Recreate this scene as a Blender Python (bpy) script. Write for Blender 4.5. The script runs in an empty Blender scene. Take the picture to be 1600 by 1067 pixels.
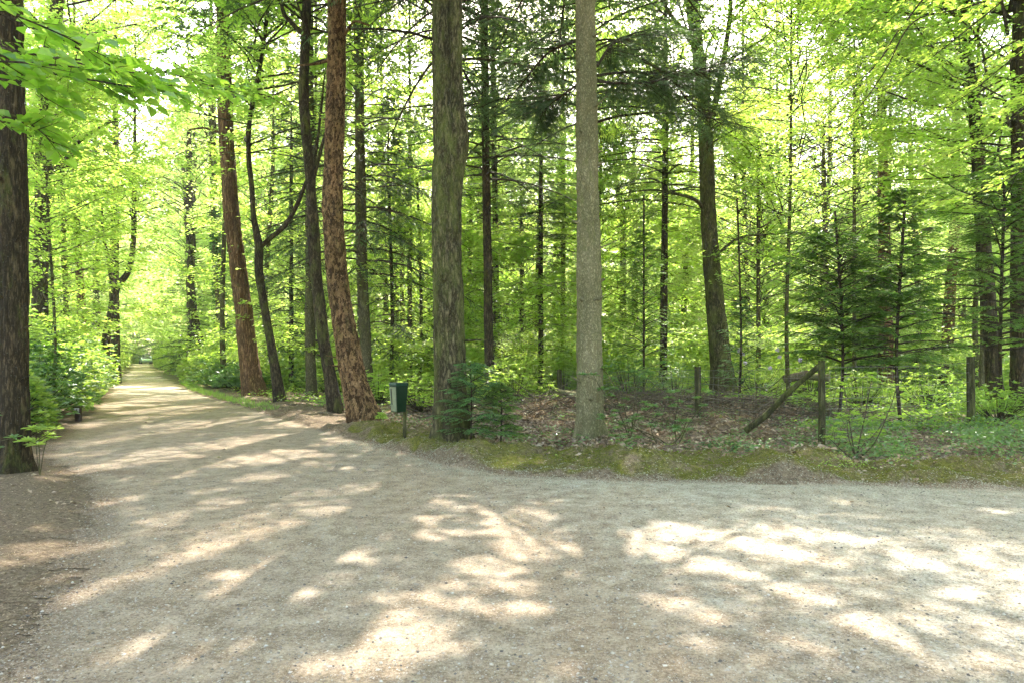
import bpy, math, random
import numpy as np
from mathutils import Vector
R_ = math.radians
sc = bpy.context.scene
C = sc.collection

# ------------------------------------------------------------------ camera
F = 1067.0          # focal length in photo pixels (1600 wide)
HZ = 555.0          # horizon row in the photo
CH = 1.5            # eye height
cam = bpy.data.objects.new('camera', bpy.data.cameras.new('camera'))
C.objects.link(cam)
cam.location = (0, 0, CH)
cam.rotation_euler = (R_(90), 0, 0)
cam.data.sensor_width = 36
cam.data.lens = 24.0
cam.data.shift_y = (HZ - 533.5) / 1600.0
cam.data.clip_start = 0.05
cam.data.clip_end = 2000
sc.camera = cam

# ------------------------------------------------------------------ light
SUN_AZ, SUN_EL = R_(5.0), R_(52.0)
S = np.array([math.sin(SUN_AZ)*math.cos(SUN_EL), math.cos(SUN_AZ)*math.cos(SUN_EL), math.sin(SUN_EL)])
w = bpy.data.worlds.new("World"); sc.world = w; w.use_nodes = True
nt = w.node_tree; nt.nodes.clear()
sky = nt.nodes.new('ShaderNodeTexSky'); sky.sky_type = 'NISHITA'; sky.sun_disc = False
sky.sun_elevation = SUN_EL; sky.sun_rotation = SUN_AZ; sky.air_density = 1.0; sky.dust_density = 3.0; sky.ozone_density = 1.0
bgn = nt.nodes.new('ShaderNodeBackground'); bgn.inputs[1].default_value = 0.15
won = nt.nodes.new('ShaderNodeOutputWorld')
wm = nt.nodes.new('ShaderNodeMix'); wm.data_type = 'RGBA'; wm.blend_type = 'MULTIPLY'; wm.inputs[0].default_value = 1.0; wm.inputs[7].default_value = (1.0, .90, .74, 1)
nt.links.new(sky.outputs[0], wm.inputs[6]); nt.links.new(wm.outputs[2], bgn.inputs[0]); nt.links.new(bgn.outputs[0], won.inputs[0])
sl = bpy.data.lights.new('sun', 'SUN'); sl.energy = 2.0; sl.angle = R_(0.53); sl.color = (1.0, 0.93, 0.85)
so = bpy.data.objects.new('sun', sl); C.objects.link(so)
so.rotation_euler = Vector(-S).to_track_quat('-Z', 'Y').to_euler()
so.location = (10, 30, 60)
vs = sc.view_settings
vs.view_transform = 'Standard'; vs.look = 'None'; vs.gamma = 1; vs.exposure = 3.38
cy = sc.cycles
cy.max_bounces = 12; cy.diffuse_bounces = 8; cy.glossy_bounces = 2; cy.transmission_bounces = 10
cy.sample_clamp_indirect = 8; cy.caustics_reflective = False; cy.caustics_refractive = False
cy.use_adaptive_sampling = True; cy.adaptive_threshold = 0.02

HAZE = 0.0006
# ------------------------------------------------------------------ helpers
rng = np.random.default_rng(7)

def hsh(ix, iy, s):
    h = (ix.astype(np.int64)*374761393 + iy.astype(np.int64)*668265263 + s*1442695041) & 0xffffffff
    h = ((h ^ (h >> 13))*1274126177) & 0xffffffff
    return ((h ^ (h >> 16)) & 0xffff)/65535.0

def vn(x, y, s=0, px=None):
    x = np.asarray(x, float); y = np.asarray(y, float)
    ix = np.floor(x); iy = np.floor(y); fx = x-ix; fy = y-iy
    fx = fx*fx*(3-2*fx); fy = fy*fy*(3-2*fy)
    ix = ix.astype(np.int64); iy = iy.astype(np.int64); ix1 = ix+1
    if px: ix = ix % px; ix1 = ix1 % px
    a = hsh(ix, iy, s); b = hsh(ix1, iy, s); c = hsh(ix, iy+1, s); d = hsh(ix1, iy+1, s)
    return (a*(1-fx)+b*fx)*(1-fy)+(c*(1-fx)+d*fx)*fy

def fbm(x, y, s=0, o=3):
    t = 0; a = 0.5
    for k in range(o):
        t = t + a*vn(x*2**k, y*2**k, s+k*17); a *= 0.5
    return t/(1-0.5**o)

def unit(v):
    return v/np.maximum(np.linalg.norm(v, axis=-1, keepdims=True), 1e-9)

def mesh_obj(name, chunks, mats, parent=None, smooth=False, loc=None, data=None):
    """chunks: list of (V(n,3), F(m,k), material index)"""
    me = bpy.data.meshes.new(name)
    chunks = [c for c in chunks if len(c[0]) and len(c[1])]
    V = np.concatenate([c[0].reshape(-1, 3) for c in chunks]).astype(np.float32)
    loops = []; sizes = []; mi = []; off = 0
    for c in chunks:
        f = c[1]+off; loops.append(f.ravel()); sizes.append(np.full(len(f), f.shape[1], np.int32))
        mi.append(np.full(len(f), c[2], np.int32)); off += len(c[0].reshape(-1, 3))
    loops = np.concatenate(loops).astype(np.int32); sizes = np.concatenate(sizes); mi = np.concatenate(mi)
    me.vertices.add(len(V)); me.vertices.foreach_set('co', V.ravel())
    me.loops.add(len(loops)); me.loops.foreach_set('vertex_index', loops)
    st = np.zeros(len(sizes), np.int32); st[1:] = np.cumsum(sizes)[:-1]
    me.polygons.add(len(sizes)); me.polygons.foreach_set('loop_start', st)
    me.polygons.foreach_set('material_index', mi)
    me.polygons.foreach_set('use_smooth', np.full(len(sizes), smooth, bool) if isinstance(smooth, bool) else np.isin(mi, smooth))
    for m in mats: me.materials.append(m)
    me.update(calc_edges=True)
    if data:
        for k, v in data.items():
            a = me.attributes.new(k, 'FLOAT', 'POINT'); a.data.foreach_set('value', v.astype(np.float32).ravel())
    o = bpy.data.objects.new(name, me); C.objects.link(o)
    if parent: o.parent = parent
    if loc is not None: o.location = loc
    return o

def tag(o, label, cat, group=None, kind=None):
    if label: o['label'] = label
    if cat: o['category'] = cat
    if group: o['group'] = group
    if kind: o['kind'] = kind
    return o

def empty(name, loc, label, cat, group=None, rz=0):
    o = bpy.data.objects.new(name, None); C.objects.link(o); o.location = tuple(float(v) for v in loc); o.rotation_euler = (0, 0, rz)
    o.empty_display_size = 0.2
    return tag(o, label, cat, group)

def spline(P, n=12):
    P = np.asarray(P, float)
    if len(P) < 3: return P
    Q = np.vstack([2*P[0]-P[1], P, 2*P[-1]-P[-2]]); out = []
    for i in range(1, len(Q)-2):
        t = np.linspace(0, 1, n, endpoint=False)[:, None]
        a, b, c, d = Q[i-1], Q[i], Q[i+1], Q[i+2]
        out.append(0.5*((2*b)+(-a+c)*t+(2*a-5*b+4*c-d)*t**2+(-a+3*b-3*c+d)*t**3))
    out.append(P[-1:]); return np.vstack(out)

def tube(P, rad, sides=8, rfun=None, cap=True):
    """P (n,3), rad (n,); rfun(theta, s)-> multiplier"""
    P = np.asarray(P, float); n = len(P); rad = np.broadcast_to(np.asarray(rad, float), (n,))
    T = unit(np.gradient(P, axis=0))
    ref = np.array([1., 0, 0]) if abs(T[0][0]) < 0.8 else np.array([0, 1., 0])
    U = unit(ref - T*(T@ref)[:, None]); W = np.cross(T, U)
    th = np.linspace(0, 2*np.pi, sides, endpoint=False)
    s = np.concatenate([[0], np.cumsum(np.linalg.norm(np.diff(P, axis=0), axis=1))])
    rr = rad[:, None]*np.ones((1, sides))
    if rfun is not None: rr = rr*rfun(th[None, :]*np.ones((n, 1)), s[:, None]*np.ones((1, sides)))
    V = P[:, None]+rr[..., None]*(U[:, None]*np.cos(th)[None, :, None]+W[:, None]*np.sin(th)[None, :, None])
    i = np.arange(n-1)[:, None]*sides; j = np.arange(sides)[None, :]; j1 = (j+1) % sides
    Fq = np.stack([i+j, i+j1, i+sides+j1, i+sides+j], -1).reshape(-1, 4)
    V = V.reshape(-1, 3)
    if cap:
        V = np.vstack([V, P[:1], P[-1:]]); c0 = n*sides; j = np.arange(sides); j1 = (j+1) % sides
        Fq = np.vstack([Fq, np.stack([np.full(sides, c0), j1, j, j], -1)[:, :4]*0+np.stack([np.full(sides, c0), j1, j, np.full(sides, c0)], -1)]) if False else Fq
        tri0 = np.stack([np.full(sides, c0), j1, j], -1)
        b = (n-1)*sides
        tri1 = np.stack([np.full(sides, c0+1), b+j, b+j1], -1)
        return V, Fq, np.vstack([tri0, tri1])
    return V, Fq, np.zeros((0, 3), int)

def tubes_chunks(lst, mi=0):
    out = []
    for (V, Fq, Ft) in lst:
        # one chunk sharing verts: quads then tris (duplicate verts for the caps)
        out.append((V, Fq, mi))
        if len(Ft): out.append((V[np.unique(Ft)], np.searchsorted(np.unique(Ft), Ft), mi))
    return out

def prisms(p0, p1, r0, r1, mi=0, sides=3):
    n = len(p0)
    if n == 0: return (np.zeros((0, 3)), np.zeros((0, 4), int), mi)
    r0 = np.broadcast_to(r0, (n,)); r1 = np.broadcast_to(r1, (n,))
    T = unit(p1-p0); ref = np.where(np.abs(T[:, 2:3]) < 0.8, np.array([[0, 0, 1.]]), np.array([[1., 0, 0]]))
    U = unit(np.cross(T, ref)); W = np.cross(T, U)
    th = np.linspace(0, 2*np.pi, sides, endpoint=False)
    ring = U[:, None]*np.cos(th)[None, :, None]+W[:, None]*np.sin(th)[None, :, None]
    V = np.concatenate([p0[:, None]+ring*r0[:, None, None], p1[:, None]+ring*r1[:, None, None]], 1)
    b = (np.arange(n)*2*sides)[:, None]; j = np.arange(sides)[None]; j1 = (j+1) % sides
    Fq = np.stack([b+j, b+j1, b+sides+j1, b+sides+j], -1).reshape(-1, 4)
    return (V.reshape(-1, 3), Fq, mi)

def leaves(c, d, nrm, L, wr=0.6, mi=1, fold=0.12, fine=False):
    """c centre, d axis, nrm normal"""
    n = len(c)
    if n == 0: return (np.zeros((0, 3)), np.zeros((0, 4), int), mi)
    L = np.broadcast_to(L, (n,))[:, None]
    d = unit(d); s = unit(np.cross(nrm, d)); u = np.cross(d, s)
    W = L*wr
    if not fine:
        V = np.stack([c-d*L*.5, c+s*W*.5+u*W*fold-d*L*.06, c+d*L*.5-u*L*.05, c-s*W*.5+u*W*fold-d*L*.06], 1)
        return (V.reshape(-1, 3), np.arange(n*4).reshape(n, 4), mi)
    V = np.stack([c-d*L*.5, c+s*W*.46-d*L*.2+u*W*fold, c+s*W*.42+d*L*.17+u*W*fold, c+d*L*.5-u*L*.08,
                  c-s*W*.42+d*L*.17+u*W*fold, c-s*W*.46-d*L*.2+u*W*fold], 1)
    b = (np.arange(n)*6)[:, None]
    Fq = np.concatenate([b+np.array([[0, 1, 2, 3]]), b+np.array([[0, 3, 4, 5]])], 0)
    return (V.reshape(-1, 3), Fq, mi)

def G(px, py):                       # photo pixel on the ground plane
    Y = F*CH/(py-HZ); return ((px-800)/F*Y, Y)
def Pz(px, py, Y):                   # photo pixel at depth Y
    return np.array([(px-800)/F*Y, Y, CH-(py-HZ)/F*Y])

# ------------------------------------------------------------------ materials
def newmat(name):
    m = bpy.data.materials.new(name); m.use_nodes = True; t = m.node_tree; t.nodes.clear()
    out = t.nodes.new('ShaderNodeOutputMaterial'); return m, t, out
def nd(t, typ, **k):
    n = t.nodes.new(typ)
    for a, b in k.items(): setattr(n, a, b)
    return n
def ramp(t, src, stops):
    r = nd(t, 'ShaderNodeValToRGB'); e = r.color_ramp.elements
    while len(e) < len(stops): e.new(0.5)
    for i, (p, c) in enumerate(stops): e[i].position = p; e[i].color = (*c, 1)
    t.links.new(src, r.inputs[0]); return r.outputs[0]
def mixc(t, fac, a, b, mode='MIX'):
    m = nd(t, 'ShaderNodeMix', data_type='RGBA', blend_type=mode)
    for i, v in ((0, fac), (6, a), (7, b)):
        if isinstance(v, (int, float)): m.inputs[i].default_value = v
        elif isinstance(v, tuple): m.inputs[i].default_value = (*v, 1)
        else: t.links.new(v, m.inputs[i])
    return m.outputs[2]
def math_(t, op, a, b=None, c=None):
    m = nd(t, 'ShaderNodeMath', operation=op)
    for i, v in enumerate((a, b, c)):
        if v is None: continue
        if isinstance(v, (int, float)): m.inputs[i].default_value = v
        else: t.links.new(v, m.inputs[i])
    return m.outputs[0]
def noise(t, vec, scale, det=4, rough=0.6, out=0):
    n = nd(t, 'ShaderNodeTexNoise'); n.inputs['Scale'].default_value = scale; n.inputs['Detail'].default_value = det
    n.inputs['Roughness'].default_value = rough
    if vec is not None: t.links.new(vec, n.inputs['Vector'])
    return n.outputs[out]
def mapping(t, vec, scale=(1, 1, 1)):
    m = nd(t, 'ShaderNodeMapping'); m.inputs['Scale'].default_value = scale; t.links.new(vec, m.inputs['Vector']); return m.outputs[0]

def leafmat(name, dcols, tcols, tf=0.5, gloss=0.04, rough=0.4):
    m, t, out = newmat(name)
    g = nd(t, 'ShaderNodeNewGeometry'); oi = nd(t, 'ShaderNodeObjectInfo')
    rnd = g.outputs['Random Per Island']
    v = math_(t, 'ADD', math_(t, 'MULTIPLY', rnd, 0.75), math_(t, 'MULTIPLY', oi.outputs['Random'], 0.25))
    dc = ramp(t, v, [(i/(len(dcols)-1), c) for i, c in enumerate(dcols)])
    tc = ramp(t, v, [(i/(len(tcols)-1), c) for i, c in enumerate(tcols)])
    d = nd(t, 'ShaderNodeBsdfDiffuse'); t.links.new(dc, d.inputs[0])
    tr = nd(t, 'ShaderNodeBsdfTranslucent'); t.links.new(tc, tr.inputs[0])
    m1 = nd(t, 'ShaderNodeMixShader'); m1.inputs[0].default_value = tf
    t.links.new(d.outputs[0], m1.inputs[1]); t.links.new(tr.outputs[0], m1.inputs[2])
    gl = nd(t, 'ShaderNodeBsdfGlossy'); gl.inputs['Roughness'].default_value = rough; gl.inputs[0].default_value = (1, 1, 1, 1)
    m2 = nd(t, 'ShaderNodeMixShader'); m2.inputs[0].default_value = gloss
    t.links.new(m1.outputs[0], m2.inputs[1]); t.links.new(gl.outputs[0], m2.inputs[2]); t.links.new(m2.outputs[0], out.inputs[0])
    return m

LEAF = {
 'beech': leafmat('beech_leaf', [(.10, .18, .02), (.145, .24, .03), (.20, .29, .045)], [(.46, .72, .08), (.60, .83, .12), (.78, .90, .20)], 0.70),
 'pale': leafmat('pale_leaf', [(.13, .20, .05), (.18, .27, .07), (.24, .33, .10)], [(.54, .76, .18), (.67, .85, .25), (.82, .92, .36)], 0.70),
 'lime': leafmat('lime_leaf', [(.07, .16, .02), (.09, .20, .02), (.13, .25, .03)], [(.30, .58, .03), (.40, .68, .04), (.55, .78, .08)], 0.6, 0.05),
 'rhodo': leafmat('rhododendron_leaf', [(.045, .11, .03), (.07, .15, .04), (.11, .20, .06)], [(.14, .34, .04), (.24, .46, .06), (.34, .56, .09)], 0.4, 0.07, 0.35),
 'bright': leafmat('shrub_leaf', [(.12, .20, .04), (.18, .28, .05), (.25, .34, .07)], [(.44, .66, .07), (.58, .78, .11), (.72, .86, .18)], 0.5, 0.05),
 'needle': leafmat('needle_dark', [(.03, .06, .025), (.05, .09, .035), (.08, .13, .055)], [(.09, .18, .04), (.14, .26, .05), (.21, .35, .08)], 0.35, 0.04),
 'fir': leafmat('fir_needle', [(.05, .125, .04), (.08, .18, .055), (.13, .25, .085)], [(.16, .36, .07), (.24, .46, .09), (.34, .56, .13)], 0.35, 0.03),
 'yew': leafmat('yew_needle', [(.05, .115, .025), (.085, .165, .035), (.13, .22, .05)], [(.22, .44, .05), (.32, .56, .07), (.44, .66, .10)], 0.42, 0.03),
 'ivy': leafmat('ivy_leaf', [(.025, .065, .02), (.045, .11, .035), (.08, .17, .06)], [(.10, .26, .05), (.16, .34, .07), (.22, .40, .09)], 0.3, 0.03, 0.5),
 'litter': leafmat('dry_leaf', [(.10, .07, .04), (.24, .17, .105), (.40, .31, .205), (.60, .50, .37)], [(.14, .07, .03), (.2, .1, .04), (.3, .16, .06), (.3, .2, .1)], 0.15, 0.03),
 'herb': leafmat('herb_leaf', [(.10, .19, .03), (.15, .27, .04), (.21, .33, .06)], [(.36, .62, .05), (.48, .74, .07), (.62, .82, .12)], 0.5, 0.04),
 'petal': leafmat('petal', [(.30, .29, .2), (.45, .44, .33), (.62, .60, .48)], [(.4, .4, .3), (.5, .5, .4), (.6, .6, .5)], 0.2, 0.02),
 'moss': leafmat('moss_blade', [(.08, .085, .015), (.13, .14, .022), (.20, .20, .04)], [(.16, .22, .03), (.24, .3, .04), (.3, .36, .05)], 0.3, 0.0),
 'grass': leafmat('grass_blade', [(.08, .17, .03), (.12, .24, .04), (.17, .30, .06)], [(.25, .5, .05), (.36, .6, .07), (.5, .7, .12)], 0.45, 0.03),
 'flower': leafmat('lavender_petal', [(.45, .38, .6), (.55, .48, .7), (.65, .6, .75)], [(.5, .4, .6), (.6, .5, .7), (.6, .55, .7)], 0.3, 0.02),
}

def barkmat(name, cols, moss=(0.085, 0.10, 0.02), mossamt=0.35, vs_=26, zs=0.22, bump=0.6, flaky=False, lichen=.25):
    m, t, out = newmat(name)
    tc = nd(t, 'ShaderNodeTexCoord'); o = tc.outputs['Object']
    ms = mapping(t, o, (1, 1, zs))
    def ridge(scale, det):
        n = noise(t, ms, scale, det, 0.6)
        return math_(t, 'SUBTRACT', 1.0, math_(t, 'ABSOLUTE', math_(t, 'SUBTRACT', math_(t, 'MULTIPLY', n, 4.0), 2.0)))
    rd = ridge(vs_*.55, 4); rd2 = ridge(vs_*1.3, 5)
    gran = noise(t, mapping(t, o, (1, 1, .6)), 70, 5, 0.75)
    if flaky:
        v = nd(t, 'ShaderNodeTexVoronoi'); v.inputs['Scale'].default_value = vs_
        wob = nd(t, 'ShaderNodeVectorMath', operation='ADD'); s1 = nd(t, 'ShaderNodeVectorMath', operation='SCALE'); s1.inputs['Scale'].default_value = 0.14
        t.links.new(noise(t, ms, 16, 4, .7, 'Color'), s1.inputs[0]); t.links.new(ms, wob.inputs[0]); t.links.new(s1.outputs[0], wob.inputs[1]); t.links.new(wob.outputs[0], v.inputs['Vector'])
        sp = nd(t, 'ShaderNodeSeparateColor'); t.links.new(v.outputs['Color'], sp.inputs[0])
        base = math_(t, 'ADD', math_(t, 'MULTIPLY', sp.outputs[0], .40), math_(t, 'MULTIPLY', math_(t, 'SUBTRACT', 1.0, math_(t, 'MAXIMUM', rd2, 0.0)), .30))
        hgt = math_(t, 'ADD', base, math_(t, 'MULTIPLY', gran, .35))
    else:
        base = math_(t, 'SUBTRACT', 0.72, math_(t, 'ADD', math_(t, 'MULTIPLY', math_(t, 'MAXIMUM', rd, 0.0), .42), math_(t, 'MULTIPLY', math_(t, 'MAXIMUM', rd2, 0.0), .25)))
        hgt = math_(t, 'ADD', base, math_(t, 'MULTIPLY', gran, .38))
    big = noise(t, mapping(t, o, (1, 1, .4)), 2.3, 4, .6)
    col = ramp(t, hgt, [(0.34, tuple(c*.75 for c in cols[0])), (0.64, tuple(c*.88 for c in cols[1])), (0.96, cols[2])])
    col = mixc(t, ramp(t, big, [(.35, (0, 0, 0)), (.65, (1, 1, 1))]), col, mixc(t, 1.0, col, (0.62, 0.66, 0.58), 'MULTIPLY'))
    mn = noise(t, mapping(t, o, (1, 1, 0.4)), 3.6, 6, 0.7)
    mm = nd(t, 'ShaderNodeMapRange'); mm.inputs[1].default_value = 0.60-mossamt*0.30; mm.inputs[2].default_value = 0.78-mossamt*0.25
    t.links.new(mn, mm.inputs[0])
    mf = math_(t, 'MULTIPLY', mm.outputs[0], math_(t, 'MINIMUM', math_(t, 'MULTIPLY', gran, 1.25), .8))
    col = mixc(t, mf, col, mixc(t, gran, moss, tuple(c*1.9 for c in moss)))
    # pale lichen specks
    lc = math_(t, 'GREATER_THAN', noise(t, o, 40, 4, .6), .66)
    col = mixc(t, math_(t, 'MULTIPLY', lc, lichen), col, (.33, .34, .24))
    b = nd(t, 'ShaderNodeBsdfPrincipled'); b.inputs['Roughness'].default_value = 0.92
    b.inputs['Specular IOR Level'].default_value = 0.15
    t.links.new(col, b.inputs['Base Color'])
    bp = nd(t, 'ShaderNodeBump'); bp.inputs['Strength'].default_value = bump; bp.inputs['Distance'].default_value = 0.035
    t.links.new(hgt, bp.inputs['Height']); t.links.new(bp.outputs[0], b.inputs['Normal'])
    t.links.new(b.outputs[0], out.inputs[0]); return m
BARK = {
 'brown': barkmat('fissured_brown_bark', [(.04, .03, .017), (.165, .118, .062), (.30, .225, .13)], mossamt=0.18, vs_=34, zs=0.16, bump=1.0),
 'red': barkmat('flaky_red_bark', [(.07, .036, .016), (.37, .22, .105), (.60, .42, .24)], mossamt=0.04, vs_=24, zs=0.5, bump=1.0, flaky=True),
 'orange': barkmat('ridged_orange_bark', [(.12, .06, .028), (.46, .275, .13), (.62, .43, .24)], mossamt=0.02, vs_=26, zs=0.12, bump=1.0),
 'grey': barkmat('smooth_grey_bark', [(.20, .175, .09), (.44, .39, .225), (.54, .49, .31)], mossamt=0.12, vs_=60, zs=0.5, bump=0.6, lichen=.08),
 'mossy': barkmat('mossy_bark', [(.045, .038, .018), (.23, .19, .10), (.42, .37, .21)], mossamt=0.5, vs_=30, zs=0.25, bump=1.0),
 'dark': barkmat('dark_bark', [(0.037, 0.027, 0.016), (0.159, 0.116, 0.067), (0.268, 0.207, 0.122)], mossamt=0.25, vs_=28, zs=0.25, bump=0.8),
 'green': barkmat('algae_bark', [(0.085, 0.073, 0.037), (0.244, 0.213, 0.110), (0.366, 0.329, 0.195)], mossamt=0.30, vs_=30, zs=0.3, bump=0.5),
 'twig': barkmat('twig_bark', [(.05, .038, .025), (.12, .09, .06), (.2, .16, .11)], mossamt=0.2, vs_=24, zs=0.5, bump=0.2),
 'deadtwig': barkmat('dead_twig_bark', [(.12, .09, .06), (.28, .22, .16), (.46, .39, .31)], mossamt=0.1, vs_=24, zs=0.5, bump=0.2),
 'post': barkmat('mossy_post_wood', [(.05, .045, .02), (.15, .14, .06), (.26, .25, .11)], moss=(.075, .10, .015), mossamt=0.45, vs_=24, zs=0.12, bump=0.6),
}

# ------------------------------------------------------------------ terrain
YR_X = [-2.07, -.9, 0, 1.5, 3.75, 5.7, 12, 40]; YR_Y = [11, 9.4, 8.45, 8.15, 7.95, 7.6, 7.0, 4.0]
XR_Y = [9.4, 11, 16, 20, 28, 80, 125, 400]; XR_X = [-.9, -2.07, -5.3, -7.9, -13.1, -42, -66, -215]
XL_Y = [-6, 0, 3.1, 5, 7.1, 8.6, 10, 12, 18.8, 64, 125, 400]; XL_X = [-1.6, -1.8, -2.35, -3.2, -4.3, -5.5, -6.9, -8.1, -11.6, -36.2, -69.4, -218.5]
def pathdist(x, y):
    """signed distance outside of the sandy road (negative inside), side: -1 left, +1 right"""
    dl = (np.interp(y, XL_Y, XL_X)-x)*0.88
    xr = np.where(y < 9.4, 1e3, np.interp(y, XR_Y, XR_X)); yr = np.where(x < -2.07, -1e3, np.interp(x, YR_X, YR_Y))
    dr = np.minimum((x-xr)*0.88, np.where(x < -2.07, (x-xr)*0.88, y-yr))
    dr = np.where(y < 9.4, np.where(x < -2.07, -1.0, y-yr), dr)
    return np.maximum(dl, dr), np.where(dl > dr, -1, 1)
def sstep(a, b, v):
    t = np.clip((v-a)/(b-a), 0, 1); return t*t*(3-2*t)
def gh(x, y):
    x = np.asarray(x, float); y = np.asarray(y, float)
    d, side = pathdist(x, y)
    z = 0.012*(fbm(x*1.3, y*1.3, 3)-0.5)
    right = (side > 0)
    hum = np.maximum(0, fbm(x*1.2, y*1.7, 9, 4)-.38)*.48
    bank = sstep(-0.02, 0.30, d+.6*(fbm(x*1.9, y*1.9, 61)-.5))*(0.05+hum) - 0.12*sstep(1.0, 2.4, d)
    z = z + np.where(right, bank*np.where(x > -3.5, 1, .5), sstep(0, .6, d)*0.05)
    z = z + sstep(0.3, 2.5, d)*(0.22*(fbm(x*.45, y*.45, 21)-0.5)+0.07*(fbm(x*2.2, y*2.2, 5)-0.5))
    z = z + 0.30*np.exp(-((x-4.3)/3.3)**2-((y-17.6)/2.3)**2) + 0.12*np.exp(-((x-0.9)/1.5)**2-((y-17)/2.0)**2)
    z = z + 0.10*np.exp(-((x+.2)/.7)**2-((y-9.6)/.35)**2)*sstep(0, .3, d)
    z = z + np.where(right, sstep(.05, .35, d)*(1-sstep(2, 3.5, d)), 0)*(.075*(fbm(x*5.5, y*6.5, 71, 3)-.5)+.035*(vn(x*14, y*14, 72)-.5))
    return z
def ghs(x, y): return float(gh(np.array([x]), np.array([y]))[0])

def grid(xs, ys):
    X, Yy = np.meshgrid(xs, ys); nx = len(xs)
    i = np.arange(len(ys)-1)[:, None]*nx; j = np.arange(nx-1)[None]
    Fq = np.stack([i+j, i+j+1, i+nx+j+1, i+nx+j], -1)
    return X, Yy, Fq
def axis_(segs):
    out = []
    for a, b, s in segs: out.append(np.arange(a, b, s))
    return np.concatenate(out+[[segs[-1][1]]])

def ground_mat():
    m, t, out = newmat('forest_floor')
    tc = nd(t, 'ShaderNodeTexCoord'); o = tc.outputs['Object']
    n1 = noise(t, o, 2.2, 6, 0.65); n2 = noise(t, o, 22, 6, 0.7); n3 = noise(t, o, 90, 4, 0.7)
    soil = ramp(t, math_(t, 'ADD', math_(t, 'MULTIPLY', n2, .5), math_(t, 'MULTIPLY', n3, .5)), [(0.40, (.05, .034, .02)), (0.5, (.16, .115, .072)), (0.61, (.33, .26, .18))])
    soil = mixc(t, math_(t, 'MULTIPLY', n1, 0.5), soil, (.17, .135, .09))
    moss = ramp(t, math_(t, 'ADD', math_(t, 'MULTIPLY', n2, .6), math_(t, 'MULTIPLY', n3, .4)), [(0.36, (.035, .036, .009)), (0.5, (.115, .112, .02)), (0.64, (.24, .225, .05))])
    am = nd(t, 'ShaderNodeAttribute', attribute_name='moss'); ag = nd(t, 'ShaderNodeAttribute', attribute_name='green')
    f = nd(t, 'ShaderNodeMapRange'); f.inputs[1].default_value = 0.38; f.inputs[2].default_value = 0.58
    t.links.new(math_(t, 'ADD', math_(t, 'MULTIPLY', am.outputs['Fac'], 0.41), math_(t, 'MULTIPLY', math_(t, 'SUBTRACT', noise(t, o, 3.2, 7, .75), 0.38), 1.0)), f.inputs[0])
    fm = math_(t, 'MULTIPLY', f.outputs[0], math_(t, 'MINIMUM', math_(t, 'MULTIPLY', am.outputs['Fac'], 3.0), 1.0))
    col = mixc(t, fm, soil, moss)
    gr = ramp(t, n2, [(0.3, (.04, .08, .015)), (0.55, (.09, .17, .03)), (.75, (.14, .24, .05))])
    col = mixc(t, math_(t, 'MULTIPLY', ag.outputs['Fac'], 0.85), col, gr)
    b = nd(t, 'ShaderNodeBsdfPrincipled'); b.inputs['Roughness'].default_value = 0.95; b.inputs['Specular IOR Level'].default_value = 0.1
    t.links.new(col, b.inputs['Base Color'])
    bp = nd(t, 'ShaderNodeBump'); bp.inputs['Strength'].default_value = 0.9; bp.inputs['Distance'].default_value = 0.03
    t.links.new(math_(t, 'ADD', n2, math_(t, 'MULTIPLY', n3, .5)), bp.inputs['Height']); t.links.new(bp.outputs[0], b.inputs['Normal'])
    t.links.new(b.outputs[0], out.inputs[0]); return m

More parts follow.
